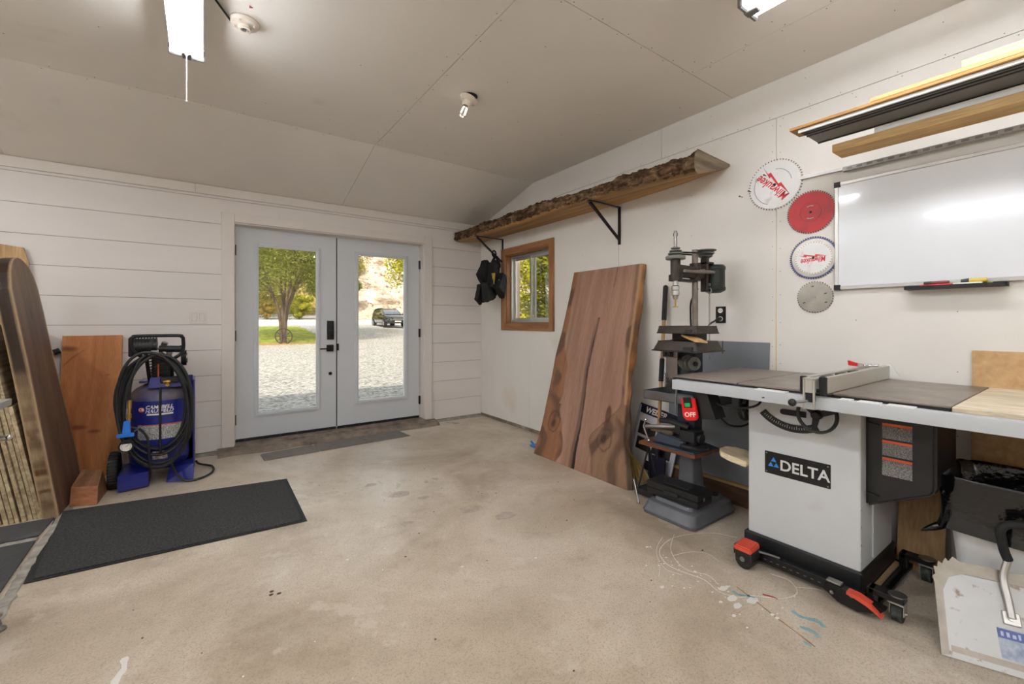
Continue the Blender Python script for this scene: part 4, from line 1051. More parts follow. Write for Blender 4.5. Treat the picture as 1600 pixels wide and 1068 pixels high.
plank('pine_board', (2.510, -1.4, 2.253), (2.60, .370, 2.284), M['lumber_l'], 'palest pine board, topmost piece on the lumber rack')

# --- panels leaning on the right wall
def leanpanel(name, y0, y1, h, foot, th, mt, label, cat='board'):
    """sheet with its foot out from the wall and its top touching it"""
    b = MB(); xt = XR-.003
    b.hexa([(xt-foot-th, y0, .001), (xt-foot-th, y1, .001), (xt-foot, y1, .001), (xt-foot, y0, .001), (xt-th, y0, h), (xt-th, y1, h), (xt, y1, h), (xt, y0, h)])
    return b.build(name, mt, label=label, cat=cat, smooth=0)
M['greypanel'] = mat('grey painted panel', (120, 123, 128), .6, var=.05, scale=3)
M['mdf'] = multi('fibreboard', [(.3, (176, 140, 98)), (.6, (196, 162, 118)), (.8, (206, 174, 132))], scale=30, rough=.8, bump=.1, bscale=300, bdist=.001)
M['plyface'] = wood('birch plywood face', (170, 134, 92), (198, 164, 118), 'Z', 6, .6)
leanpanel('grey_panel', 1.300, 2.02, 1.087, .046, .010, M['greypanel'], 'tall grey panel leaning on the right wall behind the drill press')
leanpanel('fibreboard_panel', -.70, .400, 1.086, .04, .012, M['mdf'], 'tan fibreboard panel leaning on the wall below the whiteboard, behind the saw extension')
leanpanel('plywood_strip', .475, .648, .78, .115, .012, M['plyface'], 'narrow plywood strip leaning behind the black motor cover of the table saw')
M['darkwood'] = wood('dark stained board', (66, 46, 32), (100, 72, 50), 'Y', 8, .7)
b = MB(); b.box((2.890, -.1, .001), (2.910, .42, .14), .002) ; b.build('dark_board', M['darkwood'], label='dark brown board standing on edge at the foot of the wall behind the white bin', cat='board')
b = MB(); b.box((2.885, 1.28, .125), (2.912, 2.0, .145), .002); b.build('lumber_strip', wood('raw strip', (150, 118, 76), (190, 156, 108), 'Y', 10), label='raw wood strip lying along the foot of the grey panel', cat='board')
b = MB(); b.box((2.888, 1.28, .001), (2.910, 2.0, .1245), .002); b.build('dark_board', M['darkwood'], label='dark board on edge under the raw strip at the foot of the grey panel', cat='board')

# --- outlet
t = thing('power_outlet', 'black wall outlet plate with white sockets right of the drill press', 'outlet', (2.965, 1.624, 1.216))
b = MB(); b.box((2.963, 1.589, 1.214), (2.971, 1.661, 1.330), .002); b.build('cover_plate', M['blackmetal'], t)
for z in (1.301, 1.243):
    b = MB(); b.cyl((2.963, 1.625, z), (2.960, 1.625, z), .017, n=20); b.m(1)
    for s in (-1, 1): b.box((2.9592, 1.625+s*.007-.0012, z-.004), (2.9600, 1.625+s*.007+.0012, z+.006))
    b.build('socket', [M['white_plastic'], M['black']], t)
M['cable'] = mat('black cable', (24, 24, 25), .5)
t = thing('appliance_lead', 'black lead plugged into the wall outlet and hanging to the drill press', 'power lead', (2.90, 1.62, 1.0))
b = MB(); b.cyl((2.962, 1.625, 1.243), (2.915, 1.628, 1.235), .014, .010); b.build('plug', M['cable'], t)
b = MB(); b.tube(spline([(2.915, 1.628, 1.235), (2.88, 1.66, 1.20), (2.86, 1.68, 1.12), (2.85, 1.70, 1.03), (2.82, 1.75, .985), (2.74, 1.74, .97), (2.68, 1.72, .985)]), .0065, 8); b.build('cable', M['cable'], t)
b = MB(); b.tube(spline([(2.86, 1.68, 1.10), (2.84, 1.70, 1.14), (2.80, 1.70, 1.17), (2.72, 1.68, 1.17), (2.66, 1.66, 1.16)]), .005, 8); b.build('cable', M['cable'], t)
b = MB(); b.cyl((2.945, 1.60, 1.09), (2.945, 1.60, 1.0), .0025, n=8); b.build('cable', M['cable'], t)

# ================================================================ TABLE SAW
M['sawgrey'] = mat('light grey enamel', (206, 208, 208), .38, var=.03, scale=4, dirt=(188, 186, 178), dscale=4, dlo=.6, dhi=.8)
M['castiron'] = multi('ground cast iron', [(.3, (104, 94, 84)), (.5, (128, 118, 106)), (.7, (148, 138, 124))], scale=5, rough=.38, bump=.05, bscale=200, bdist=.001, spec=.5, extra=[(14, .6, .7, (96, 82, 70), .4)], stretch=(1, 1, 1))
M['castedge'] = mat('dark cast edge', (34, 33, 32), .6)
M['blackplastic'] = mat('black moulded plastic', (22, 22, 23), .45, var=.1, scale=20)
M['railgrey'] = mat('pale grey rail paint', (196, 200, 203), .42, .1, var=.02)
M['fence'] = mat('fence aluminium', (186, 182, 172), .4, .35, var=.04)
M['redplastic'] = mat('red plastic', (212, 30, 28), .35, var=.03)
M['orangered'] = mat('orange red pedal', (206, 76, 52), .5, var=.08, scale=20)
t = thing('table_saw', 'grey cabinet table saw with iron top, long front rail and black motor cover', 'table saw', (2.60, .89, .03))
SAW = t
b = MB(); b.box((2.345, .655, .10), (2.80, 1.135, .86), .012, seg=3)
b.box((2.50, .650, .14), (2.77, .657, .40), .001)
for z in (.16, .24, .32, .40):
    b.m(1).cyl((2.352, .6555, z), (2.352, .652, z), .004, n=8); b.m(0)
cabn = b.build('cabinet', [M['sawgrey'], M['steel']], t)
b = MB(); pl = [(2.325, .642), (2.82, .642), (2.82, 1.150), (2.325, 1.150)]
b.box((2.327, .645, .030), (2.82, 1.150, .125), .014, seg=3); b.m(1).box((2.350, .662, .1255), (2.80, 1.13, .129))
b.build('base_plinth', [M['blackplastic'], mat('sawdust', (190, 158, 120), .9)], t)
# logo plate
LP = wallR(1.052, .508, 2.3445)
LM = fr((2.344, .908, .508), (0, -1, 0), (0, 0, 1))
b = MB(); b.box((-.143, -.056, -.001), (.143, .056, .003), .002, M=LM); lp = b.build('name_plate', mat('black plate', (22, 23, 25), .35, spec=.4), t)
b = MB(); b.text('DELTA', .072, LM @ Matrix.Translation((.034, -.003, .003)), ext=.0006, bold=.0013, wid=.98); b.build('lettering', mat('white plate lettering', (222, 222, 218), .4), lp, smooth=0)
b = MB()
def tri(b, x, y, s, z=.003, h=.0012, inv=False):
    q = -1 if inv else 1
    b.prism([(x-s, y-q*s*.6), (x+s, y-q*s*.6), (x, y+q*s*1.1)][::q], z, z+h, M=LM)
tri(b, -.1005, .016, .0125); tri(b, -.1135, -.0095, .0125); tri(b, -.0875, -.0095, .0125)
b.build('blue_emblem', mat('blue emblem', (52, 138, 222), .4), lp, smooth=0)
b = MB()
for x in (-.133, .133):
    for y in (-.046, .046): b.cyl(LM @ Vector((x, y, .003)), LM @ Vector((x, y, .005)), .0035, n=10)
b.build('rivets', M['steel'], lp)
# tilt scale arc
HC = (2.34, .915, .880)
b = MB(); A0 = [(-.140, -.136), ]
pts_o, pts_i = [], []
for k in range(17):
    a = math.radians(222+k*(300-222)/16)
    pts_o.append((math.cos(a)*.215, math.sin(a)*.205)); pts_i.append((math.cos(a)*.178, math.sin(a)*.168))
SM = fr((2.3445, .915, .888), (0, -1, 0), (0, 0, 1))
b.prism(pts_o+pts_i[::-1], 0, .006, M=SM); sc_ = b.build('tilt_scale', M['blackplastic'], t)
b = MB()
for k in range(1, 24):
    a = math.radians(224+k*3.1); c = Vector((math.cos(a)*.200, math.sin(a)*.190, .006)); d = Vector((math.cos(a), math.sin(a), 0)); e = Vector((-d.y, d.x, 0))
    L_ = .010 if k % 4 else .016
    b.hexa([c+e*.0012, c-e*.0012, c-e*.0012-d*L_, c+e*.0012-d*L_] + [p+Vector((0, 0, .0006)) for p in (c+e*.0012, c-e*.0012, c-e*.0012-d*L_, c+e*.0012-d*L_)], M=SM)
b.build('scale_marks', M['alu'], sc_, smooth=0)
b = MB(); b.prism(arc((-.05, -.112), .014, 90, 270, 8)+[(.05, -.126), (.05, -.098)], 0, .004, M=SM); b.build('slot', M['black'], t)
def handwheel(c, ax, r, parent, nm='handwheel'):
    """rim, three spokes and hub; ax is the axle direction"""
    Mx = Matrix.Translation(c) @ Vector(ax).to_track_quat('Z', 'Y').to_matrix().to_4x4()
    b = MB(); b.T = Mx; b.lathe([(r-.014, -.007), (r-.004, -.010), (r, 0), (r-.004, .010), (r-.014, .007), (r-.014, -.007)], n=40)
    b.lathe([(0, -.014), (.022, -.014), (.022, .012), (.014, .02), (0, .02)], n=20)
    for k in range(3):
        a = math.radians(20+120*k); d = Vector((math.cos(a), math.sin(a), 0)); e = Vector((-d.y, d.x, 0))
        b.hexa([d*.015-e*.013+Vector((0, 0, -.005)), d*.015+e*.013+Vector((0, 0, -.005)), d*(r-.01)+e*.009+Vector((0, 0, -.005)), d*(r-.01)-e*.009+Vector((0, 0, -.005)),
                d*.015-e*.013+Vector((0, 0, .005)), d*.015+e*.013+Vector((0, 0, .005)), d*(r-.01)+e*.009+Vector((0, 0, .005)), d*(r-.01)-e*.009+Vector((0, 0, .005))])
    w = b.build(nm, M['blackplastic'], parent)
    b = MB(); b.cyl(Mx @ Vector((0, 0, -.10)), Mx @ Vector((0, 0, 0)), .011); b.build('axle', M['steel'], w); return w, Mx
hw, Mh = handwheel((2.285, .800, .795), (-1, 0, 0), .086, t)
b = MB(); b.T = Mh; b.cyl((.05, .04, .008), (.05, .04, .05), .012, .014); b.build('crank_knob', M['blackplastic'], hw)
hw2, Mh2 = handwheel((2.50, 1.225, .735), (0, 1, 0), .075, t)
b = MB(); b.T = Mh2; b.cyl((-.05, .03, .008), (-.05, .03, .055), .012, .014); b.build('crank_knob', M['blackplastic'], hw2)
# motor cover
b = MB()
prof = [(.655, .86), (.428, .86), (.428, .535), (.45, .515), (.655, .385)]
x0, x1 = 2.405, 2.78
cv = [(.655, .86), (.424, .86), (.424, .53), (.440, .508), (.655, .398)]
CMx = fr((x1, 0, 0), (0, 1, 0), (0, 0, 1))
b.prism([(y, z) for y, z in cv], 0, x1-x0, M=Matrix(((0, 0, 1, x0), (1, 0, 0, 0), (0, 1, 0, 0), (0, 0, 0, 1))))
bmesh.ops.bevel(b.bm, geom=list(b.bm.edges), offset=.012, segments=3, affect='EDGES')
cov = b.build('motor_cover', M['blackplastic'], t)
WM = fr((2.4045, .546, .675), (0, -1, 0), (0, 0, 1))
M['printlabel'] = multi('printed warning text', [(.45, (52, 50, 50)), (.5, (120, 118, 116)), (.6, (176, 174, 172))], scale=520, detail=2, rough=.5, bump=0, stretch=(1, .6, 1.6))
b = MB()
for k, (ya, yb) in enumerate(((.042, .108), (-.032, .034), (-.118, -.040))):
    b.m(0).box((-.049, ya, 0), (.049, yb-.012, .001), M=WM); b.m(1).box((-.049, yb-.011, 0), (.049, yb, .0012), M=WM)
b.build('warning_label', [M['printlabel'], mat('orange warning strip', (218, 92, 40), .5)], cov, smooth=0)
b = MB(); b.prism([(-.022, -.004), (.018, -.004), (.022, .002), (.01, .006), (-.022, .006)], 0, .014, M=fr((2.405, .625, .46), (0, -1, -.1), (0, 0, 1)))
b.prism([(-.022, -.004), (.018, -.004), (.022, .002), (.01, .006), (-.022, .006)], 0, .012, M=fr((2.405, .625, .77), (0, -1, -.1), (0, 0, 1))); b.build('cover_latch', M['blackplastic'], cov)
# tables
def top(name, x0, x1, y0, y1, zt=.920, th=.034):
    b = MB(); b.box((x0, y0, zt-.008), (x1, y1, zt), .0015); b.m(1).box((x0+.002, y0+.001, zt-th), (x1-.002, y1-.001, zt-.009), .002)
    return b.build(name, [M['castiron'], M['castedge']], t)
top('left_wing', 2.150, 2.895, 1.097, 1.455); mt_ = top('main_table', 2.150, 2.915, .700, 1.089); top('right_wing', 2.160, 2.945, .345, .697)
b = MB(); b.box((2.152, 1.0885, .886), (2.91, 1.0975, .9165)); b.build('joint_strip', M['castedge'], mt_, smooth=0)
b = MB()
b.box((2.165, -1.0, .884), (2.950, .3425, .919), .002)
b.build('extension_board', wood('planked pine extension top', (210, 192, 162), (238, 224, 198), 'Y', 11, .55, fine=.35), t)
for (x, y) in ((2.25, -.92), (2.88, -.92)):
    b = MB(); b.box((x-.02, y-.02, .002), (x+.02, y+.02, .884), .003); b.build('leg', M['blackmetal'], t)
# front rail (box section with an angle behind)
b = MB(); b.box((2.098, -1.02, .853), (2.146, 1.425, .904), .003, seg=2); rl = b.build('front_rail', M['railgrey'], t)
for (y0, y1, dx) in ((.99, .86, 0), (.66, .62, 0), (.60, .53, .004), (.51, .43, 0)): b = MB(); b.box((2.100+dx, y1, .9042), (2.146, y0, .908), .001); b.build('rail_clip', M['whitetrim'], rl)
b = MB(); b.prism([(0, 0), (.008, .004), (.016, 0), (.010, .002), (.012, -.003), (.007, -.001), (.003, -.003)], 0, .0006, M=fr((2.0975, .955, .872), (0, -1, 0), (0, 0, 1))); b.build('rail_mark', M['black'], rl, smooth=0)
b = MB(); b.box((2.147, -1.0, .845), (2.152, 1.42, .885)); b.build('angle_bracket', M['castedge'], rl)
b = MB(); b.box((2.93, -.8, .86), (2.955, 1.2, .885)); b.build('rear_rail', M['castedge'], t)
# fence: T-square with two long faces
fa = thing('rip_fence', 'aluminium rip fence clamped across the table saw top with a black knob lever', 'saw fence', (2.50, .74, .921))
b = MB(); b.box((2.118, .775, .926), (2.925, .797, .985), .0015); b.build('left_face', M['fence'], fa)
b = MB(); b.box((2.108, .700, .922), (2.955, .716, .990), .0015); b.build('right_face', M['fence'], fa)
b = MB(); b.box((2.140, .717, .935), (2.93, .774, .978), .001); b.build('beam', M['alu'], fa)
b = MB(); b.box((2.098, .7725, .918), (2.117, .799, .988), .003); b.build('end_cap', M['blackplastic'], fa)
b = MB(); b.box((2.092, .698, .912), (2.106, .7255, .992), .003); b.build('end_cap', M['blackplastic'], fa)
b = MB(); b.box((2.055, .7275, .862), (2.062, .735, .985), .001); b.box((2.055, .764, .862), (2.062, .7715, .985), .001)
b.box((2.055, .727, .978), (2.11, .772, .986), .001); b.box((2.055, .727, .857), (2.062, .772, .865)); b.box((2.056, .7355, .925), (2.095, .7635, .980), .001)
b.build('clamp_body', M['fence'], fa)
b = MB(); b.box((2.058, .736, .885), (2.094, .763, .925), .003); b.build('clamp_cam', M['blackplastic'], fa)
b = MB(); b.tube([(2.066, .75, .892), (2.05, .775, .885), (2.03, .795, .882)], .006, 8); b.build('lever', M['steel'], fa)
b = MB(); b.ball((2.028, .800, .880), .0165); b.build('lever_knob', M['blackplastic'], fa)
for k in range(3):
    b = MB(); b.box((2.20+k*.16, .738, .978), (2.30+k*.16, .756, .984), .002); b.build('adjuster', M['blackplastic'], fa)
b = MB(); b.prism([(0, 0), (.06, 0), (.012, .075), (0, .075)], 0, .004, M=fr((2.956, .712, .921), (0, -1, 0), (0, 0, 1))); b.build('rear_gusset', M['whitetrim'], fa, smooth=0)
# clamp lying on the fence
t2 = thing('bar_clamp', 'red handled clamp lying at the far end of the rip fence', 'clamp', (2.80, .77, .985))
b = MB(); b.hexa([(2.80, .775, .9865), (2.82, .775, .9865), (2.82, .835, .995), (2.80, .835, .990), (2.80, .775, .997), (2.82, .775, .997), (2.82, .838, 1.016), (2.80, .838, 1.016)]); b.build('clamp_handle', M['redplastic'], t2)
b = MB(); b.cyl((2.79, .79, .9945), (2.79, .705, 1.0005), .007, n=12); b.box((2.775, .765, .987), (2.805, .785, 1.004), .002); b.build('clamp_screw', M['brightsteel'], t2)
# switch hanging below the left end of the rail
b = MB(); b.hexa([(2.16, 1.30, .70), (2.26, 1.30, .70), (2.26, 1.21, .715), (2.16, 1.21, .715), (2.16, 1.345, .835), (2.26, 1.345, .835), (2.26, 1.26, .845), (2.16, 1.26, .845)]); b.build('switch_box', M['blackplastic'], t)
PM = fr((2.148, 1.345, .752), (0, -1, 0), (0, 0, 1)) @ Matrix.Rotation(math.radians(9), 4, 'Z')
b = MB(); b.prism([(-.044, .056), (-.044, -.042), (-.026, -.062), (.030, -.062), (.044, -.044), (.040, .056)], 0, .014, M=PM); 
bmesh.ops.bevel(b.bm, geom=list(b.bm.edges), offset=.003, segments=2, affect='EDGES'); sp_ = b.build('stop_paddle', M['redplastic'], t)
b = MB(); b.box((-.026, .006, .0135), (.022, .062, .019), .002, M=PM); b.build('switch_frame', M['black'], sp_)
b = MB(); b.box((-.018, .010, .019), (.014, .032, .023), .002, M=PM); b.build('green_button', mat('green button', (34, 160, 82), .35), sp_)
b = MB(); b.text('OFF', .034, PM @ Matrix.Translation((.002, -.032, .0138)), ext=.0005, bold=.0009, wid=1.12); b.build('lettering', M['white_plastic'], sp_, smooth=0)
b = MB(); b.tube(spline([(2.22, 1.25, .79), (2.24, 1.20, .775), (2.26, 1.12, .778), (2.28, 1.06, .80), (2.30, 1.04, .84)]), .0055, 8); b.build('cable', M['cable'], t)
b = MB(); b.tube(spline([(2.22, 1.27, .77), (2.30, 1.27, .71), (2.36, 1.25, .655), (2.44, 1.22, .64), (2.50, 1.19, .66), (2.52, 1.14, .70)]), .0055, 8); b.build('cable', M['cable'], t)
# rounded pine rest stuck out of the saw's left side
b = MB(); MM = Matrix.Translation((2.42, 1.142, .452)) @ Matrix.Rotation(math.radians(8), 4, 'X')
b.prism([(-.09, 0), (.09, 0), (.092, .09)]+[(.075, .145), (.03, .178), (-.03, .178), (-.078, .145), (-.094, .09)], 0, .030, M=MM)
bmesh.ops.bevel(b.bm, geom=list(b.bm.edges), offset=.004, segments=2, affect='EDGES')
b.build('rounded_rest', M['lumber_l'], t, label='pale pine board with a rounded end')

# mobile base -----------------------------------------------------
t = thing('mobile_base', 'black steel rolling base with orange red pedals under the table saw', 'mobile base', (2.5, .85, 0))
b = MB(); b.box((2.262, .62, .028), (2.300, 1.10, .070), .002); b.m(1)
for k in range(14): b.box((2.2612, .66+k*.029, .046), (2.2622, .672+k*.029, .049))
b.build('front_rail', [M['blackmetal'], M['steel']], t)
b = MB(); b.box((2.300, .585, .012), (2.86, .625, .030), .002); b.box((2.300, .60, .030), (2.86, .606, .06)); b.m(1).box((2.31, .61, .0305), (2.80, .643, .034)); b.build('side_rail', [M['blackmetal'], mat('sawdust heap', (192, 160, 122), .95, bump=.6)], t)
b = MB(); b.box((2.262, 1.15, .012), (2.86, 1.17, .06), .002); b.build('side_rail', M['blackmetal'], t)
b = MB(); b.box((2.30, .62, .008), (2.84, 1.16, .028)); b.build('tray', M['blackmetal'], t)
# left wheel with pedal
b = MB(); b.box((2.165, 1.035, .040), (2.262, 1.115, .085), .012, seg=3); b.cyl((2.175, 1.075, .042), (2.245, 1.075, .042), .041, n=28); b.build('wheel_housing', M['blackplastic'], t)
b = MB(); b.cyl((2.165, 1.075, .052), (2.160, 1.075, .052), .012, n=16); b.build('axle_bolt', M['steel'], t)
b = MB(); b.hexa([(2.155, 1.030, .088), (2.250, 1.030, .096), (2.250, 1.118, .096), (2.155, 1.118, .088), (2.160, 1.034, .112), (2.250, 1.034, .124), (2.250, 1.114, .124), (2.160, 1.114, .112)])
bmesh.ops.bevel(b.bm, geom=list(b.bm.edges), offset=.006, segments=2, affect='EDGES'); b.build('pedal', M['orangered'], t)
b = MB(); b.tube([(2.235, 1.03, .085), (2.262, .98, .080), (2.27, .95, .078)], .005, 6); b.build('pivot_rod', M['steel'], t)
# right pedal assembly
b = MB(); b.prism([(0, 0), (.06, -.035), (.13, -.040), (.20, -.012), (.22, .012), (.03, .034)], 0, .04, M=fr((2.262, .760, .052), (0, -1, 0), (0, 0, 1)))
b.build('pedal_bracket', M['blackmetal'], t)
b = MB(); b.box((2.225, .69, .084), (2.262, .745, .092), .002); b.build('spring_plate', M['steel'], t)
b = MB(); pts = [(0, .026), (.04, .024), (.08, .010), (.105, -.010), (.116, -.028), (.104, -.020), (.07, -.003), (.03, .009), (0, .013)]
b.prism(pts, 0, .040, M=fr((2.245, .665, .060), (0, -1, 0), (0, 0, 1))); b.build('pedal', M['orangered'], t)
for s in (0, 1):
    b = MB(); b.cyl((2.218, .72-s*.07, .05+s*.02), (2.214, .72-s*.07, .05+s*.02), .008, n=12); b.build('bolt', M['steel'], t)
# two swivel castors on outriggers
def castor(x, y, ys, arm):
    b = MB(); b.box((x-.028, ys+.02, .086), (x+.028, y-.03, .108), .003); b.box((x-.028, ys-.0, .02), (x+.028, ys+.025, .108), .003); b.build('outrigger', M['blackmetal'], t)
    b = MB(); b.cyl((x, y-.005, .108), (x, y-.005, .113), .030, n=24); b.build('swivel_plate', M['steel'], t)
    k = b = MB()
    for s in (-1, 1): b.box((x-.018, y-.005+s*.022-.0018, .035), (x+.030, y-.005+s*.022+.0018, .086), .001)
    b.box((x-.028, y-.03, .080), (x+.028, y+.02, .086)); b.build('fork', M['alu'], t)
    b = MB(); b.cyl((x+.010, y-.021, .038), (x+.010, y+.011, .038), .037, n=28); wl = b.build('castor_wheel', multi('scuffed rubber wheel', [(.4, (34, 36, 36)), (.6, (70, 78, 74)), (.8, (120, 124, 110))], scale=40, rough=.6, bump=.1), t)
    b = MB(); b.cyl((x+.010, y-.033, .038), (x+.010, y+.023, .038), .008, n=12); b.build('axle', M['brightsteel'], wl)
castor(2.300, .525, .590, 1); castor(2.765, .525, .590, 1)

# ================================================================ BIN AND DUSTPAN
t = thing('waste_bin', 'white plastic bin under the saw extension, lined with a black bag', 'waste bin', (2.70, .22, 0))
b = MB()
def rrect(cx, cy, w, d, r, n=5):
    out = []
    for (sx, sy, a0) in ((1, 1, 0), (-1, 1, 90), (-1, -1, 180), (1, -1, 270)):
        for k in range(n+1):
            a = math.radians(a0+90*k/n); out.append((cx+sx*(w-r)+math.cos(a)*r, cy+sy*(d-r)+math.sin(a)*r))
    return out
def loftrings(b, rings, cap0=True, cap1=False):
    R_ = [[b.bm.verts.new(p) for p in r] for r in rings]
    for A, B in zip(R_, R_[1:]):
        for k in range(len(A)): b.bm.faces.new((A[k], A[(k+1) % len(A)], B[(k+1) % len(A)], B[k]))
    if cap0: b.bm.faces.new(list(reversed(R_[0])))
    if cap1: b.bm.faces.new(R_[-1])
bx, by = 2.66, .215
ringz = lambda z, w, d, r=.05: [(x, y, z) for x, y in rrect(bx, by, w, d, r)]
loftrings(b, [ringz(.002, .125, .155), ringz(.05, .130, .160), ringz(.40, .160, .190), ringz(.43, .172, .202), ringz(.435, .172, .202), ringz(.40, .155, .185), ringz(.06, .124, .154)], True, True)
b.build('bin_body', mat('white bin plastic', (222, 222, 220), .4, var=.02), t)
M['bag'] = mat('glossy black polythene', (9, 9, 10), .16, var=.2, scale=20, bump=1.0, bscale=9, spec=.6)
b = MB(); rr = []
prof = [(.10, .10, .43), (.14, .17, .44), (.176, .206, .47), (.19, .222, .45), (.186, .217, .40), (.19, .215, .345), (.20, .226, .335)]
for j, (w, d, z) in enumerate([(.09, .12, .40), (.150, .178, .445), (.172, .202, .52), (.178, .208, .585), (.186, .216, .600), (.192, .222, .585), (.186, .214, .52), (.184, .213, .46), (.190, .216, .410), (.197, .228, .378)]):
    pts = rrect(bx, by, w, d, .05, 8)
    q = []
    for k, (x, y) in enumerate(pts):
        n1 = noise.noise(Vector((x*22, y*22, z*6+j*.1)))*.016 + noise.noise(Vector((k*.8, j*.6, 3)))*.007
        dx, dy = x-bx, y-by; l = math.hypot(dx, dy)
        q.append((x+dx/l*n1, y+dy/l*n1, z+.016*noise.noise(Vector((k*.5, j*.4, 9)))*(1 if j > 3 else .5)))
    rr.append(q)
loftrings(b, rr, True, False)
b.cyl((2.535, .405, .385), (2.515, .50, .318), .030, .004, n=8)
bg = b.build('bin_bag', M['bag'], t)
md = bg.modifiers.new('s', 'SUBSURF'); md.levels = 1; md.render_levels = 2
# dustpan standing on its lip, leaning back against the bin
M['pan'] = mat('galvanised sheet', (176, 175, 172), .4, .35, var=.05, scale=10, dirt=(128, 108, 88), dscale=24, dlo=.62, dhi=.7)
M['panrim'] = mat('tarnished rim', (150, 142, 130), .45, .5, var=.15, scale=20)
t = thing('dustpan', 'wide galvanised dustpan with serrated corner standing in front of the white bin', 'dustpan', (2.25, .25, 0))
DM = fr((2.200, .375, .004), (.16, -.40, 0), (.42, .05, .62))
b = MB()
out = [(0, 0), (.40, 0), (.40, .30), (.36, .34), (.08, .34)]
ser = [(.072, .348), (.058, .328), (.050, .338), (.038, .314), (.028, .322), (.022, .298), (.012, .300), (.014, .272), (.004, .262), (.008, .24)]
b.prism([(0, 0), (.42, 0), (.42, .335), (.09, .335)]+ser, -.0015, 0, M=DM)
b.build('pan_sheet', M['pan'], t, smooth=0)
b = MB(); b.prism([(.0, .0), (.022, .008), (.030, .22), (.052, .270), (.09, .292), (.42, .292), (.42, .335), (.09, .335)]+ser, 0, .004, M=DM); b.build('raised_rim', M['panrim'], t, smooth=0)
b = MB()
prv = None
b.hexa([(.03, .02, .0), (.42, .02, .0), (.42, .04, .0), (.03, .04, 0), (.03, .02, .001), (.42, .02, .001), (.42, .04, .001), (.03, .04, .001)], M=DM); b.build('lip_fold', M['panrim'], t, smooth=0)
b = MB(); b.box((.180, .155, .001), (.227, .200, .005), .003, M=DM); b.cyl(DM @ Vector((.203, .178, .004)), DM @ Vector((.203, .178, .010)), .010, n=16); b.build('rivet_plate', M['alu'], t)
hp = [DM @ Vector((.203, .178, .012)), DM @ Vector((.202, .24, .016)), DM @ Vector((.200, .31, .022)), DM @ Vector((.215, .37, .045))]
b = MB(); b.tube(spline(hp), [.013]*25, 10) if False else b.tube(spline(hp), .0115, 10); b.build('handle_tube', M['alu'], t)
hp2 = [DM @ Vector((.215, .37, .045)), DM @ Vector((.203, .395, .070)), DM @ Vector((.190, .435, .115)), DM @ Vector((.190, .455, .135)), DM @ Vector((.208, .470, .145)), DM @ Vector((.255, .475, .145)), DM @ Vector((.33, .45, .13))]
b = MB(); b.tube(spline(hp2), .0145, 12); b.build('grip', M['rubber'], t)
b = MB(); b.box((.160, .045, .0012), (.40, .140, .0018), M=DM); lb = b.build('label', multi('blue grey product label', [(.35, (138, 150, 176)), (.5, (164, 174, 192)), (.65, (196, 200, 208))], scale=30, rough=.4, bump=0, stretch=(.4, 1, 1)), t, smooth=0)
b = MB(); b.box((.160, .108, .0018), (.40, .138, .0022), M=DM); b.build('label_band', mat('dusty blue label band', (74, 92, 150), .4), lb, smooth=0)
b = MB(); rn = random.Random(3)
for k in range(16): x = .168+k*.0145; b.box((x, .115, .0022), (x+rn.uniform(.006, .011), .126+rn.uniform(0, .006), .0025), M=DM)
b.build('faded_lettering', mat('pale worn print', (188, 196, 220), .5), lb, smooth=0)

# ================================================================ DRILL PRESS
M['machinegrey'] = mat('worn grey machine paint', (98, 100, 104), .5, .1, var=.12, scale=8, dirt=(92, 80, 68), dscale=5, dlo=.55, dhi=.75)
M['machineblue'] = mat('dark blue machine paint', (42, 50, 62), .5, .1, var=.15, scale=10, dirt=(60, 54, 48), dscale=6, dlo=.6, dhi=.75)
M['colsteel'] = mat('stained steel column', (126, 118, 108), .38, .6, var=.2, scale=20)
M['brass'] = mat('brass', (186, 150, 78), .35, .85, var=.1)
M['greymetal'] = mat('dull grey pulley', (126, 126, 120), .4, .6, var=.1)
t = thing('drill_press', 'old drill press with stepped pulleys on a grey pedestal left of the table saw', 'drill press', (2.56, 1.60, 0))
def rr2(x0, x1, y0, y1, r, n=4): return rrect((x0+x1)/2, (y0+y1)/2, (x1-x0)/2, (y1-y0)/2, r, n)
b = MB()
L3 = lambda z, x0, x1, y0, y1, r: [(x, y, z) for x, y in rr2(x0, x1, y0, y1, r)]
loftrings(b, [L3(.001, 2.305, 2.795, 1.425, 1.790, .04), L3(.022, 2.300, 2.80, 1.420, 1.795, .04), L3(.026, 2.305, 2.795, 1.425, 1.79, .04), L3(.075, 2.325, 2.78, 1.440, 1.775, .04), L3(.082, 2.335, 2.77, 1.450, 1.765, .04), L3(.083, 2.365, 2.755, 1.475, 1.745, .03), L3(.100, 2.375, 2.75, 1.485, 1.74, .03)], True, True)
b.build('base', M['machinegrey'], t)
b = MB(); loftrings(b, [L3(.10, 2.50, 2.74, 1.56, 1.72, .02), L3(.14, 2.555, 2.70, 1.585, 1.70, .02), L3(.41, 2.58, 2.68, 1.60, 1.69, .02)], True, True); b.build('pedestal', M['machinegrey'], t)
b = MB(); b.cyl((2.70, 1.53, .1), (2.70, 1.53, .108), .03, n=20); b.build('bolt_boss', M['castedge'], t)
b = MB(); b.hexa([(2.368, 1.455, .408), (2.640, 1.455, .408), (2.79, 1.88, .408), (2.368, 1.86, .408), (2.368, 1.455, .428), (2.640, 1.455, .428), (2.79, 1.88, .428), (2.368, 1.86, .428)]); b.build('bench_plank', wood('oiled dark plank', (78, 46, 30), (128, 78, 50), 'Y', 10, .55), t)
b = MB(); b.hexa([(2.375, 1.462, .4285), (2.630, 1.462, .4285), (2.74, 1.76, .4285), (2.375, 1.76, .4285), (2.38, 1.466, .436), (2.625, 1.466, .436), (2.735, 1.755, .436), (2.38, 1.755, .436)]); b.build('bench_plate', M['machineblue'], t)
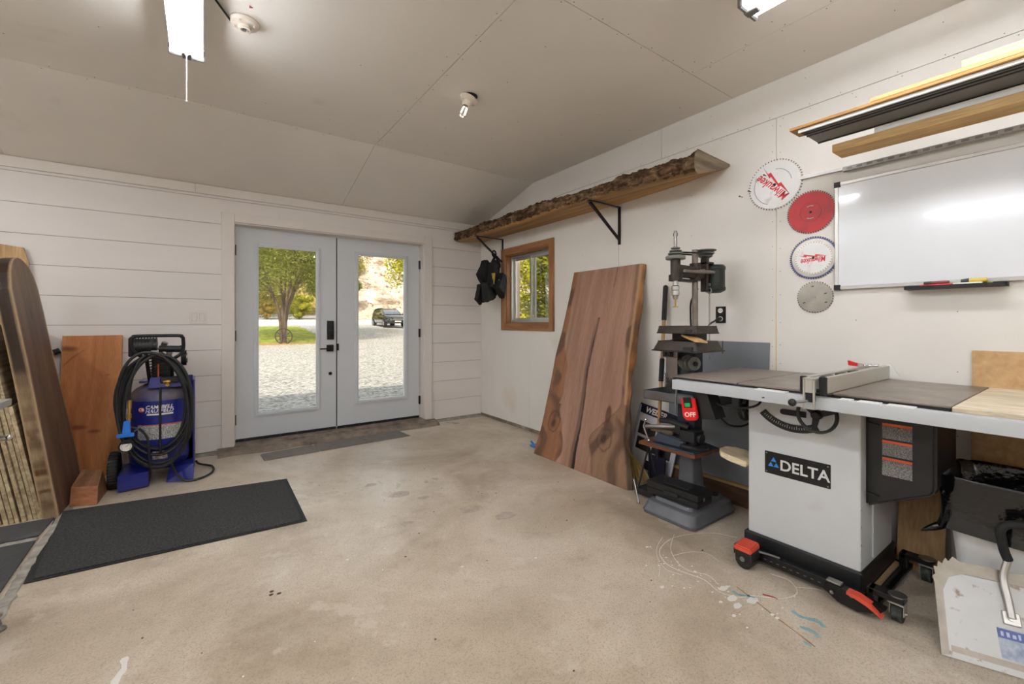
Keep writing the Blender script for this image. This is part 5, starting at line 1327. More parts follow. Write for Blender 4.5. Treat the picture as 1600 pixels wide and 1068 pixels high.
b = MB(); b.box((2.56, 1.58, .428), (2.66, 1.70, .69), .006); b.build('post', M['machineblue'], t)
b = MB(); b.box((2.555, 1.575, .75), (2.66, 1.705, 1.04), .006); b.build('post', M['machineblue'], t)
b = MB()
for (a, c) in (((2.50, 1.46, .69), (2.80, 1.92, .694)), ((2.50, 1.46, .69), (2.504, 1.92, .75)), ((2.796, 1.46, .69), (2.80, 1.92, .75)), ((2.50, 1.46, .69), (2.80, 1.464, .75)), ((2.50, 1.916, .69), (2.80, 1.92, .75))): b.box(a, c)
b.build('tray', M['machinegrey'], t, smooth=0)
b = MB(); b.box((2.525, 1.675, .76), (2.53, 1.76, .99), .001); b.build('bit_plate', M['brightsteel'], t)
rn = random.Random(4)
for k in range(7):
    y = 1.69+k*.0115; h = rn.uniform(.07, .13)
    b = MB(); z0 = .755; b.tube([(2.515, y, z0), (2.515, y, z0+h*.4)], .0035, 6)
    b.tube([(2.515+.0022*math.cos(q*1.4), y+.0022*math.sin(q*1.4), z0+h*.4+q*h*.6/16) for q in range(17)], .0028, 5); b.build('drill_bit', M['castedge'], t)
b = MB(); b.box((2.505, 1.665, .985), (2.54, 1.785, 1.045), .004); b.build('switch_housing', M['steel'], t)
sh_ = [o for o in t.children if o.name.startswith('switch_housing')][0]
b = MB(); b.box((2.492, 1.69, .992), (2.506, 1.765, 1.035), .008, seg=2); b.cyl((2.494, 1.71, 1.013), (2.482, 1.71, 1.013), .012); b.cyl((2.494, 1.745, 1.013), (2.482, 1.745, 1.013), .012); b.build('knob', M['blackplastic'], sh_)
b = MB(); b.tube([(2.50, 1.665, .78), (2.495, 1.668, .70), (2.50, 1.67, .62)], .004, 6); b.build('rod', M['steel'], t)
# stepped pulley low down
for k, (y, r) in enumerate(((1.645, .040), (1.620, .054), (1.600, .048), (1.575, .044))):
    b = MB(); b.cyl((2.555+.0, y+.010, .955), (2.545, y-.010, .955), r*.86, r, n=28); b.cyl((2.552, y, .955), (2.548, y-.004, .955), r*.9, n=20); b.build('pulley_step', M['greymetal'], t)
b = MB(); b.cyl((2.545, 1.562, .955), (2.54, 1.550, .955), .014); b.build('pulley_bolt', M['castedge'], t)
# tables
def flare(name, zt, zb, xt, yt, grow, mt, thick=.014):
    b = MB(); (x0, x1), (y0, y1) = xt, yt; g = grow
    loftrings(b, [L3(zb, x0-g, x1+g, y0-g, y1+g, .02), L3(zb+.006, x0-g, x1+g, y0-g, y1+g, .02), L3(zb+.008, x0-g*.7, x1+g*.7, y0-g*.7, y1+g*.7, .02), L3(zt-.006, x0, x1, y0, y1, .02), L3(zt, x0, x1, y0, y1, .02)], True, True)
    return b.build(name, mt, t)
tb = flare('lower_table', 1.104, 1.040, (2.34, 2.60), (1.432, 1.700), .028, M['brown_steel'])
b = MB(); b.box((2.3115, 1.44, 1.043), (2.33, 1.50, 1.075), .004); b.build('web', M['castedge'], tb)
b = MB(); b.box((2.44, 1.50, 1.104), (2.58, 1.66, 1.150), .006); b.build('table_bracket', M['brown_steel'], t)
tb2 = flare('upper_table', 1.197, 1.149, (2.35, 2.60), (1.440, 1.700), .010, M['brown_steel'])
b = MB(); b.box((2.3395, 1.455, 1.151), (2.36, 1.51, 1.175), .006); b.build('web', M['castedge'], tb2)
b = MB(); b.cyl((2.60, 1.596, 1.03), (2.60, 1.596, 1.690), .0185, n=24); b.build('column', M['colsteel'], t)
b = MB(); b.cyl((2.60, 1.596, 1.020), (2.60, 1.596, 1.09), .04, n=24); b.build('column_clamp', M['brown_steel'], t)
# head
b = MB()
b.box((2.39, 1.572, 1.503), (2.66, 1.626, 1.578), .010, seg=2); b.cyl((2.60, 1.596, 1.485), (2.60, 1.596, 1.60), .033, n=24)
b.cyl((2.40, 1.605, 1.478), (2.40, 1.605, 1.640), .030, n=24); b.cyl((2.40, 1.605, 1.478), (2.40, 1.605, 1.515), .041, n=24); b.box((2.40, 1.575, 1.478), (2.60, 1.632, 1.492), .004)
b.build('head_casting', M['brown_steel'], t)
b = MB(); b.cyl((2.40, 1.605, 1.640), (2.40, 1.605, 1.79), .010, n=14); b.cyl((2.40, 1.605, 1.758), (2.40, 1.605, 1.776), .014, n=6); b.build('spindle', M['steel'], t)
b = MB(); b.lathe([(0, 1.612), (.058, 1.612), (.060, 1.618), (.060, 1.630), (.052, 1.634), (.034, 1.640), (.046, 1.646), (.046, 1.650), (.028, 1.656), (.037, 1.663), (.037, 1.667), (.020, 1.673), (.028, 1.680), (.028, 1.684), (.014, 1.690), (0, 1.690)], n=36, M=Matrix.Translation((2.40, 1.605, 0))); b.build('spindle_pulley', M['greymetal'], t)
b = MB(); b.cyl((2.40, 1.605, 1.445), (2.40, 1.605, 1.48), .017, n=20); b.lathe([(0, 1.362), (.013, 1.362), (.020, 1.385), (.024, 1.388), (.024, 1.415), (.021, 1.418), (.024, 1.421), (.024, 1.444), (.018, 1.450), (0, 1.45)], n=28, M=Matrix.Translation((2.40, 1.605, 0))); b.build('chuck', M['brightsteel'], t)
b = MB(); b.cyl((2.40, 1.605, 1.315), (2.40, 1.605, 1.362), .0055, n=10); b.cyl((2.40, 1.605, 1.312), (2.40, 1.605, 1.318), .019, .016, n=18); b.build('router_bit', M['brass'], t)
b = MB(); b.tube([(2.38, 1.53, 1.532), (2.47, 1.53, 1.533), (2.60, 1.525, 1.540), (2.69, 1.52, 1.542)], [.009, .010, .012, .010], 10); b.cyl((2.58, 1.60, 1.54), (2.58, 1.52, 1.54), .016, n=16); b.build('feed_lever', M['colsteel'], t)
# belt, rear pulley, motor
b = MB()
P0, P1 = Vector((2.40, 1.605, 1.652)), Vector((2.72, 1.595, 1.672)); r0, r1 = .035, .045
pts = [P0+Vector((math.cos(math.radians(a))*r0, math.sin(math.radians(a))*r0, 0)) for a in range(90, 271, 20)]+[P1+Vector((math.cos(math.radians(a))*r1, math.sin(math.radians(a))*r1, 0)) for a in range(-90, 91, 20)]
b.tube(pts, .0055, 6, closed=True); b.build('drive_belt', M['rubber'], t)
b = MB(); b.lathe([(0, 1.640), (.022, 1.640), (.038, 1.652), (.045, 1.656), (.045, 1.660), (.034, 1.666), (.057, 1.674), (.057, 1.678), (.044, 1.684), (.068, 1.694), (.068, 1.699), (.030, 1.702), (0, 1.702)], n=40, M=Matrix.Translation((2.72, 1.595, 0))); b.build('motor_pulley', M['greymetal'], t)
b = MB(); b.cyl((2.72, 1.595, 1.58), (2.72, 1.595, 1.64), .014); b.build('motor_shaft', M['steel'], t)
b = MB(); b.box((2.675, 1.555, 1.42), (2.700, 1.605, 1.640), .004); b.box((2.62, 1.57, 1.50), (2.68, 1.62, 1.57), .006); b.box((2.675, 1.545, 1.60), (2.74, 1.64, 1.615), .003); b.build('motor_bracket', M['brown_steel'], t)
mb_ = [o for o in t.children if o.name.startswith('motor_bracket')][0]
for z in (1.465, 1.55): b = MB(); b.cyl((2.690, 1.556, z), (2.690, 1.545, z), .011, n=6); b.build('bolt', M['steel'], mb_)
MMo = Matrix.Translation((2.775, 1.565, 0))
b = MB(); b.lathe([(0, 1.415), (.040, 1.415), (.066, 1.428), (.070, 1.436), (.070, 1.452), (.066, 1.456), (.066, 1.565), (.070, 1.569), (.070, 1.585), (.060, 1.598), (.030, 1.602), (0, 1.602)], n=32, M=MMo); b.build('motor', mat('dark green motor paint', (26, 32, 28), .4, .2, var=.1), t)
b = MB()
for k in range(34):
    z = 1.41-k*.0128; 
    c = Vector((2.70, 1.555, z)); ax = Vector((1, 0, 0)) if k % 2 else Vector((0, 1, 0))
    b.tube([c+ax*math.cos(q*PI/3)*.0045+Vector((0, 0, math.sin(q*PI/3)*.009)) for q in range(6)], .0016, 4, closed=True)
b.build('chain', M['steel'], t)
b = MB(); b.tube([Vector((2.70, 1.555, 1.425))+Vector((0, math.cos(q*PI/5)*.013, math.sin(q*PI/5)*.018)) for q in range(10)], .0045, 6, closed=True); b.build('chain_hook', M['steel'], t)
b = MB(); b.tube(spline([(2.64, 1.60, 1.44), (2.66, 1.66, 1.36), (2.70, 1.69, 1.27), (2.72, 1.70, 1.19)]), .006, 8); b.build('motor_cable', M['cable'], t)
# wood offcut on the lower table
b = MB(); b.hexa([(2.315, 1.425, 1.105), (2.385, 1.385, 1.098), (2.435, 1.515, 1.128), (2.385, 1.555, 1.134), (2.315, 1.425, 1.113), (2.385, 1.385, 1.106), (2.435, 1.515, 1.146), (2.385, 1.555, 1.147)]); b.build('wood_offcut', M['lumber'], smooth=0, label='small tan wood offcut lying between the two drill press tables', cat='offcut')
# vise on the bench plank
M['visebody'] = mat('dark oily vise casting', (44, 44, 46), .45, .4, var=.2, scale=12)
t = thing('bench_vise', 'dark oily bench vise on the plank of the drill press pedestal', 'vise', (2.50, 1.62, .43))
b = MB(); b.T = Matrix.Translation((2.50, 1.545, .4365)); b.lathe([(0, 0), (.088, 0), (.090, .012), (.082, .022), (.06, .024), (.058, .016), (.035, .016), (.033, .034), (0, .036)], n=36)
for k in range(6): b.box((-.008, .03, .016), (.008, .085, .024), M=Matrix.Rotation(k*PI/3, 4, 'Z'))
b.build('swivel_base', M['visebody'], t)
b = MB(); b.hexa([(2.42, 1.58, .432), (2.56, 1.58, .432), (2.56, 1.80, .432), (2.42, 1.80, .432), (2.44, 1.56, .478), (2.54, 1.56, .478), (2.54, 1.76, .500), (2.44, 1.76, .500)]); bmesh.ops.bevel(b.bm, geom=list(b.bm.edges), offset=.008, segments=2, affect='EDGES'); b.build('fixed_body', M['machineblue'], t)
b = MB(); b.box((2.435, 1.50, .478), (2.545, 1.60, .545), .012, seg=2); b.cyl((2.49, 1.48, .50), (2.49, 1.62, .51), .032, n=20); b.build('fixed_jaw', M['visebody'], t)
b = MB(); b.box((2.45, 1.66, .490), (2.54, 1.83, .515), .006); b.build('slide_bar', wood('worn wood jaw', (96, 80, 62), (140, 120, 96), 'Y', 10), t)
b = MB(); b.cyl((2.46, 1.62, .555), (2.42, 1.85, .520), .014, n=14); b.build('screw', M['steel'], t)
b = MB(); b.tube([(2.39, 1.82, .570), (2.40, 1.845, .525), (2.395, 1.80, .44)], .006, 8); b.ball((2.39, 1.82, .573), .010); b.ball((2.395, 1.80, .438), .010); b.build('turning_bar', M['brightsteel'], t)
b = MB(); b.box((2.44, 1.60, .512), (2.54, 1.64, .58), .01, seg=2); b.tube([(2.47, 1.56, .56), (2.44, 1.66, .585), (2.47, 1.76, .57)], .018, 10); b.build('moving_jaw', M['visebody'], t)
# black tool case lying on the base
t = thing('tool_case', 'long black plastic tool case lying across the drill press base', 'tool case', (2.47, 1.63, .101), rz=math.radians(3))
Wc = OW[t.name]
b = MB(); b.T = Wc; b.box((-.085, -.175, 0), (.085, .175, .040), .008, seg=2); b.build('case_bottom', M['blackplastic'], t)
b = MB(); b.T = Wc; b.box((-.087, -.177, .042), (.087, .177, .084), .010, seg=2); b.box((-.05, -.10, .084), (.05, .10, .088), .002); b.build('case_lid', M['blackplastic'], t)
b = MB(); b.T = Wc; b.box((-.096, -.05, .030), (-.087, .05, .055), .003); b.build('case_handle', M['castedge'], t)
b = MB(); b.T = Wc; b.box((-.03, -.182, .036), (-.01, -.176, .056), .002); b.build('latch', M['steel'], t)
# long shovel leaning on the wall behind
t = thing('long_handled_shovel', 'long wooden shovel with black grips leaning on the wall behind the drill press', 'shovel', (2.90, 2.08, 0))
pa, pb = Vector((2.935, 2.050, 1.492)), Vector((2.80, 2.035, .05)); at_ = lambda z: pb.lerp(pa, (z-.05)/(1.442))
b = MB(); b.cyl(at_(.22), at_(1.48), .0135, n=14); b.build('shaft', wood('ash shaft', (172, 132, 88), (204, 166, 118), 'Z', 14), t)
for (a, c) in ((1.235, 1.492), (.765, .93)): b = MB(); b.cyl(at_(a), at_(c), .0185, n=16); b.ball(at_(c), .0185); b.build('foam_grip', M['rubber'], t)
b = MB(); b.cyl(at_(.18), at_(.34), .017, .020, n=14)
q = at_(.18); b.hexa([(q.x-.02, q.y-.07, .004), (q.x-.02, q.y+.07, .004), (q.x-.01, q.y+.07, .004), (q.x-.01, q.y-.07, .004), (q.x-.008, q.y-.075, .20), (q.x-.008, q.y+.075, .20), (q.x+.002, q.y+.075, .20), (q.x+.002, q.y-.075, .20)]); b.build('blade', mat('dark painted shovel blade', (46, 42, 62), .4, .5, var=.15), t)
# display board of door locks
t = thing('display_board', 'white display board with a dark header reading WEISER leaning behind the drill press', 'display board', (2.93, 2.14, 0))
WMx = fr((2.848, 2.350, .016), (0, -1, 0), (.075, 0, .60)) @ Matrix.Rotation(math.radians(-9), 4, 'Z')
# tilted slightly in the wall plane as in the photo
b = MB(); b.box((0, 0, -.012), (.39, .560, 0), M=WMx); b.build('panel', mat('display white', (206, 206, 208), .4), t, smooth=0)
b = MB(); b.box((-.012, 0, -.02), (.012, .545, .008), .002, M=WMx); b.build('edge_strip', mat('silver edge', (176, 178, 186), .35, .3), t)
b = MB(); b.box((-.002, .485, 0), (.39, .560, .006), .001, M=WMx); hd = b.build('header', mat('navy header', (22, 24, 40), .35), t, smooth=0)
b = MB(); b.text('WEISER', .062, WMx @ Matrix.Translation((.155, .520, .0062)), ext=.0004, bold=.0018, shear=.25, wid=.95); b.build('lettering', M['white_plastic'], hd, smooth=0)
for (x, z, w, h) in ((.11, .37, .085, .075), (.10, .245, .07, .07), (.28, .37, .08, .07), (.27, .25, .09, .06), (.20, .10, .05, .05)):
    b = MB(); b.box((x-w, z-h*.7, 0), (x+w*.9, z+h*.7, .003), .001, M=WMx); b.cyl(WMx @ Vector((x, z, .003)), WMx @ Vector((x, z, .02)), .022, n=16); b.build('lock_sample', M['castedge'], t)
# corn broom behind the walnut slab
t = thing('straw_broom', 'straw broom standing bristles down behind the right foot of the walnut slab', 'broom', (2.72, 2.12, 0))
b = MB(); rn = random.Random(6)
for k in range(170):
    a = rn.uniform(-1, 1); d = rn.uniform(-1, 1)
    p0 = Vector((2.75+d*.015, 2.24+a*.02, .17)); p1 = Vector((2.69+d*.05, 2.12+a*.075, .016+rn.uniform(-.008, .03)))
    b.tube([p0, p0.lerp(p1, .5)+Vector((0, a*.02, 0)), p1], .0022, 4)
b.build('bristles', mat('straw', (176, 148, 92), .8, var=.2, scale=30), t, smooth=0)
b = MB(); b.cyl((2.75, 2.24, .16), (2.93, 2.72, .95), .012, n=12); b.build('handle', M['lumber'], t)
b = MB(); b.box((2.60, 3.245, .001), (2.70, 3.345, .022), .006, seg=2); b.cyl((2.65, 3.345, .014), (2.66, 3.40, .03), .011); b.build('brush', mat('blue plastic', (38, 110, 176), .4), label='small blue hand brush on the floor behind the left foot of the walnut slab', cat='brush')
# black wire light stand folded on the floor between broom and pedestal
t = thing('folding_stand', 'small black folded wire stand on the floor left of the drill press base', 'stand', (2.60, 1.93, 0))
for (p, q) in (((2.50, 1.98, .008), (2.58, 1.94, .34)), ((2.62, 1.86, .008), (2.58, 1.94, .34)), ((2.68, 2.00, .008), (2.58, 1.94, .34))):
    b = MB(); b.cyl(p, q, .006, n=8); b.build('leg', M['black'], t)
b = MB(); b.cyl((2.58, 1.94, .34), (2.575, 1.945, .42), .009, n=10); b.build('post', M['blackmetal'], t)
b = MB(); b.box((2.50, 1.84, .008), (2.66, 1.99, .05), .01, seg=2); b.build('battery_box', M['rubber'], t)
b = MB(); b.cyl((2.37, 1.86, .012), (2.43, 1.95, .13), .007, n=8); b.build('steel_tube', M['steel'], t)

# ================================================================ LEFT SIDE
# air compressor --------------------------------------------------
M['cblue'] = mat('compressor blue paint', (32, 40, 124), .3, .1, var=.08, scale=5, coat=.4, dirt=(70, 68, 92), dscale=5, dlo=.62, dhi=.8)
M['cbluetop'] = mat('dusty blue paint', (64, 66, 110), .5, var=.15, scale=10, dirt=(112, 100, 90), dscale=5, dlo=.45, dhi=.65)
t = thing('air_compressor', 'blue upright air compressor with a coiled black hose against the white board wall', 'air compressor', (-.27, 4.38, 0))
TC = Vector((-.265, 4.42, 0)); TR = .208
b = MB(); b.lathe([(0, .075), (.10, .08), (.165, .105), (TR-.006, .15), (TR, .19), (TR, .625)], n=56, M=Matrix.Translation(TC)); b.m(1)
b.lathe([(TR, .6255), (TR-.004, .66), (.165, .705), (.11, .738), (.04, .752), (0, .754)], n=56, M=Matrix.Translation(TC)); tank = b.build('tank', [M['cblue'], M['cbluetop']], t)
def oncyl(cx_=0, z0=.55, r=TR, a0=math.radians(-3)):
    def f(v):
        a = a0+v.x/r; R_ = r+v.z
        return Vector((TC.x+math.sin(a)*R_, TC.y-math.cos(a)*R_, z0+v.y))
    return f
I4 = Matrix.Identity(4)
def cylpatch(b, x0, x1, z0, z1, h, n=14):
    f = oncyl(0, 0)
    for i in range(n):
        a, c = x0+(x1-x0)*i/n, x0+(x1-x0)*(i+1)/n
        b.hexa([f(Vector(p)) for p in ((a, z0, .0002), (c, z0, .0002), (c, z0, h), (a, z0, h), (a, z1, .0002), (c, z1, .0002), (c, z1, h), (a, z1, h))])
b = MB(); cylpatch(b, -.15, .19, .495, .615, .0008); dec = b.build('decal_band', mat('deep blue decal', (26, 36, 118), .3), tank)
b = MB(); b.text('CAMPBELL', .036, I4, ext=.0004, bold=.0010, shear=.25, fn=oncyl(0, .578)); b.build('lettering', M['white_plastic'], dec, smooth=0)
b = MB(); b.text('HAUSFELD', .036, I4, ext=.0004, bold=.0010, shear=.25, fn=oncyl(0, .548)); b.build('lettering', M['white_plastic'], dec, smooth=0)
for o in list(dec.children):
    pass
b = MB(); cylpatch(b, -.075, .085, .518, .530, .0014); b.build('white_line', M['white_plastic'], dec)
f = oncyl(0, .562)
b = MB(); pts = [(math.cos(2*PI*k/24)*.021, math.sin(2*PI*k/24)*.021) for k in range(24)]
va = [b.bm.verts.new(f(Vector((x-.112, y, .0006)))) for x, y in pts]; vb = [b.bm.verts.new(f(Vector((x-.112, y, .0016)))) for x, y in pts]
b.bm.faces.new(vb); b.bm.faces.new(list(reversed(va)))
for k in range(24): b.bm.faces.new((va[k], va[(k+1) % 24], vb[(k+1) % 24], vb[k]))
b.build('red_disc', mat('red emblem', (196, 44, 40), .35), dec)
b = MB(); b.text('CB', .030, I4, ext=.0004, bold=.0012, fn=lambda v: f(Vector((v.x-.112, v.y, v.z+.0016)))); b.build('emblem_lettering', M['white_plastic'], dec, smooth=0)
b = MB(); cylpatch(b, -.14, .15, .335, .440, .0008); b.m(1); cylpatch(b, -.14, .15, .441, .447, .001); b.build('rating_label', [multi('fine print label', [(.45, (120, 120, 118)), (.52, (168, 168, 164)), (.6, (206, 206, 202))], scale=180, detail=2, rough=.4, bump=0), mat('orange line', (214, 90, 50), .5)], tank)
b = MB(); cylpatch(b, -.04, .05, .185, .245, .0008, 6); b.build('white_label', multi('white label print', [(.4, (150, 130, 130)), (.55, (214, 210, 208))], scale=80, detail=2, rough=.4, bump=0), tank)
b = MB(); b.box((-.115, 4.30, .06), (-.060, 4.62, .76), .006); b.box((-.115, 4.30, .06), (-.072, 4.31, .80)); b.build('side_panel', M['cblue'], t)
b = MB(); b.hexa([(-.50, 4.12, .012), (-.335, 4.16, .012), (-.335, 4.40, .012), (-.50, 4.40, .012), (-.50, 4.12, .118), (-.335, 4.16, .118), (-.335, 4.40, .14), (-.50, 4.40, .14)]); b.build('foot', M['cblue'], t, smooth=0)
b = MB(); b.hexa([(-.235, 4.20, .004), (-.065, 4.12, .004), (-.065, 4.60, .004), (-.235, 4.60, .004), (-.215, 4.24, .10), (-.065, 4.16, .13), (-.065, 4.60, .16), (-.235, 4.60, .16)]); b.build('foot', M['cblue'], t, smooth=0)
b = MB(); b.cyl((-.50, 4.33, .125), (-.10, 4.56, .125), .012); b.build('axle', M['blackmetal'], t)
b = MB(); WT = Matrix.Translation((-.535, 4.29, .132)) @ Matrix.Rotation(math.radians(90), 4, 'Y') @ Matrix.Rotation(math.radians(0), 4, 'Z')
b.lathe([(0, -.018), (.045, -.022), (.085, -.012), (.10, -.026), (.122, -.028), (.130, -.018), (.130, .018), (.122, .028), (.10, .026), (.085, .012), (.045, .022), (0, .018)], n=44, M=WT)
wl = b.build('wheel', M['rubber'], t)
b = MB()
for k in range(36):
    a = 2*PI*k/36; b.box((.126, -.005, -.024), (.133, .005, .024), M=WT @ Matrix.Rotation(a, 4, 'Z'))
b.build('tread', M['rubber'], wl, smooth=0)
# top deck, pump, motor, filter
b = MB(); b.box((-.40, 4.30, .756), (-.10, 4.56, .772), .003); b.hexa([(-.345, 4.24, .72), (-.14, 4.24, .72), (-.14, 4.30, .72), (-.345, 4.30, .72), (-.33, 4.25, .80), (-.15, 4.25, .80), (-.15, 4.30, .80), (-.33, 4.30, .80)]); b.build('deck', M['cblue'], t)
b = MB(); b.cyl((-.44, 4.42, 1.03), (-.30, 4.42, 1.03), .062, n=28)
for k in range(8): b.cyl((-.435+k*.018, 4.42, 1.03), (-.428+k*.018, 4.42, 1.03), .070, n=28)
b.build('motor', M['blackplastic'], t)
b = MB(); b.box((-.468, 4.36, .955), (-.442, 4.48, 1.10), .006); b.build('motor_plate', M['black'], t)
b = MB(); b.box((-.33, 4.36, .773), (-.21, 4.48, .96), .01)
for k in range(7): b.box((-.345, 4.345, .80+k*.022), (-.195, 4.495, .806+k*.022), .001)
b.build('pump_cylinder', M['blackmetal'], t)
b = MB(); b.box((-.335, 4.355, .96), (-.205, 4.485, 1.0), .008, seg=2); b.cyl((-.29, 4.36, 1.02), (-.24, 4.34, .97), .012); b.cyl((-.27, 4.40, 1.0), (-.25, 4.38, 1.06), .02); b.build('cylinder_head', M['steel'], t)
b = MB(); b.cyl((-.285, 4.35, 1.012), (-.155, 4.35, 1.006), .026, n=24); b.cyl((-.155, 4.35, 1.006), (-.145, 4.35, 1.006), .030, n=24); b.build('air_filter', M['blackplastic'], t)
b = MB(); b.cyl((-.15, 4.42, .93), (-.115, 4.42, .93), .062, n=32); b.m(1).cyl((-.114, 4.42, .93), (-.108, 4.42, .93), .04, n=24); b.build('flywheel', [M['blackmetal'], M['steel']], t)
b = MB(); b.cyl((-.285, 4.27, .80), (-.285, 4.27, .90), .006); b.build('copper_pipe', mat('copper', (200, 110, 60), .35, .8), t)
b = MB(); b.cyl((-.25, 4.235, .765), (-.205, 4.225, .765), .016); b.cyl((-.225, 4.235, .75), (-.225, 4.19, .745), .012); b.build('outlet_fitting', M['brass'], t)
b = MB(); b.box((-.27, 4.22, .755), (-.16, 4.26, .80), .006); b.build('pressure_switch', M['blackplastic'], t)
b = MB(); hpts = [(-.335, 4.29, .76), (-.345, 4.235, .90), (-.355, 4.215, .945), (-.425, 4.205, 1.008), (-.436, 4.20, 1.085), (-.425, 4.20, 1.108), (-.395, 4.20, 1.117), (-.165, 4.20, 1.117), (-.138, 4.20, 1.106), (-.130, 4.20, 1.085), (-.135, 4.205, .99), (-.190, 4.215, .935), (-.200, 4.235, .88), (-.200, 4.29, .76)]
b.tube(spline(hpts, 4), .0125, 10); b.build('carry_handle', M['blackmetal'], t)
# hose -----------------------------------------------------------
t2 = thing('air_hose', 'coil of black air hose hung on the blue compressor', 'air hose', (-.29, 4.16, .10))
for i, (cx, cz, rx, rz, y, rot) in enumerate([(-.300, .62, .185, .345, 4.185, 3), (-.285, .625, .200, .350, 4.165, -2), (-.295, .60, .210, .365, 4.145, 2), (-.280, .605, .200, .375, 4.172, -5), (-.285, .57, .215, .400, 4.15, 1), (-.270, .56, .205, .415, 4.128, -4), (-.300, .575, .205, .425, 4.115, 4)]):
    b = MB(); pts = []
    for k in range(48):
        a = 2*PI*k/48; x, z = math.cos(a)*rx, math.sin(a)*rz
        w = .010*math.sin(3*a+i*2); r_ = math.radians(rot)
        x, z = x*(1+.04*math.sin(2*a+i)), z
        pts.append((cx+x*math.cos(r_)-z*math.sin(r_)+.018*(-math.sin(a)), y+w*.6, cz+x*math.sin(r_)+z*math.cos(r_)))
    b.tube(pts, .0105, 8, closed=True); b.build('hose_loop', M['cable'], t2)
b = MB(); b.tube(spline([(-.44, 4.13, .66), (-.425, 4.12, .80), (-.385, 4.12, .93), (-.34, 4.13, .98)]), .009, 8); b.build('hose_end', M['cable'], t2)
b = MB(); b.tube(spline([(-.43, 4.10, .47), (-.37, 4.10, .44), (-.33, 4.10, .36), (-.325, 4.10, .24), (-.32, 4.11, .16)]), .008, 8); b.build('hose_end', M['cable'], t2)
b = MB(); b.tube(spline([(-.20, 4.13, .16), (-.17, 4.135, .08), (-.115, 4.12, .016), (-.02, 4.13, .0115), (.055, 4.25, .0115), (.055, 4.42, .0115), (-.03, 4.52, .02), (-.058, 4.53, .05)]), .0085, 8); b.build('hose_tail', M['cable'], t2)
b = MB(); b.tube([(-.262, 4.13, .74), (-.262, 4.095, .55), (-.262, 4.10, .30), (-.262, 4.12, .255)], .008, 6); b.build('strap', M['canvas'], t2)
b = MB(); b.cyl((-.438, 4.12, .50), (-.434, 4.12, .60), .010, .008, n=12); b.cyl((-.437, 4.12, .53), (-.436, 4.12, .56), .014, n=6); b.cyl((-.435, 4.12, .60), (-.433, 4.12, .66), .012, n=12); b.build('quick_coupler', M['brass'], t2)
t3 = thing('inflator_gun', 'blue air inflator gun with a round white gauge hanging on the coiled hose', 'inflator', (-.45, 4.09, .33))
bl_ = mat('blue inflator plastic', (34, 112, 206), .35)
b = MB(); b.hexa([(-.472, 4.075, .42), (-.425, 4.075, .42), (-.425, 4.105, .42), (-.472, 4.105, .42), (-.462, 4.08, .52), (-.428, 4.08, .52), (-.428, 4.102, .52), (-.462, 4.102, .52)])
bmesh.ops.bevel(b.bm, geom=list(b.bm.edges), offset=.006, segments=2, affect='EDGES'); b.build('body', bl_, t3)
b = MB(); b.box((-.500, 4.07, .405), (-.405, 4.10, .432), .008, seg=2); b.build('barrel', bl_, t3)
b = MB(); b.tube([(-.405, 4.085, .44), (-.385, 4.08, .455), (-.372, 4.08, .478)], .005, 6); b.build('lever', M['steel'], t3)
b = MB(); b.cyl((-.447, 4.10, .345), (-.447, 4.062, .342), .042, n=32); g_ = b.build('gauge_case', M['rubber'], t3)
b = MB(); b.cyl((-.447, 4.0618, .342), (-.447, 4.0605, .342), .032, n=32); gf = b.build('gauge_face', M['white_plastic'], g_)
b = MB()
for k in range(17):
    a = math.radians(-40+k*16.2); b.box((.022, -.0008, 0), (.029, .0008, .0008), M=fr((-.447, 4.0604, .342), (1, 0, 0), (0, 0, 1)) @ Matrix.Rotation(a, 4, 'Z'))
b.box((-.002, -.0012, 0), (.022, .0012, .001), M=fr((-.447, 4.0604, .342), (1, 0, 0), (0, 0, 1)) @ Matrix.Rotation(math.radians(40), 4, 'Z')); b.build('gauge_marks', M['black'], g_, smooth=0)

# planks and slabs on the left -----------------------------------
def fir(x, y, w):
    base = lin((192, 122, 70)); base = mixc(base, lin((160, 94, 50)), .5+.7*nz(x*22+.6*math.sin(y*4), y*1.1)); base = mixc(base, lin((216, 150, 92)), .3+.6*nz(x*8, y*1.5, 6))
    for (kx, ky, r) in ((.10, .40, .05), (.20, .36, .035), (.27, .80, .012), (.04, 1.02, .05)):
        d = math.hypot((x-kx)*.6, (y-ky)*1.7)+.012*nz(x*12, y*20); base = mixc(base, lin((112, 56, 28)), .75*sm(r, r*.25, d))
    d = abs((y-.98)-(x-.1)*1.1-.02*nz(x*9, 0)); base = mixc(base, lin((120, 64, 34)), .5*sm(.012, .003, d)*sm(.20, .05, x)*sm(-.01, .03, x+.0))
    return base
PMx = fr((-.905, 4.655, .001), (1, 0, 0), (0, .155, 1.10))
slab('fir_board', lambda y: 0, lambda y: .352, 1.122, .040, PMx, fir, M['paintwood'], nu=60, nv=150, side=2, waney=0, label='orange brown fir board leaning on the white wall left of the blue compressor', cat='board')
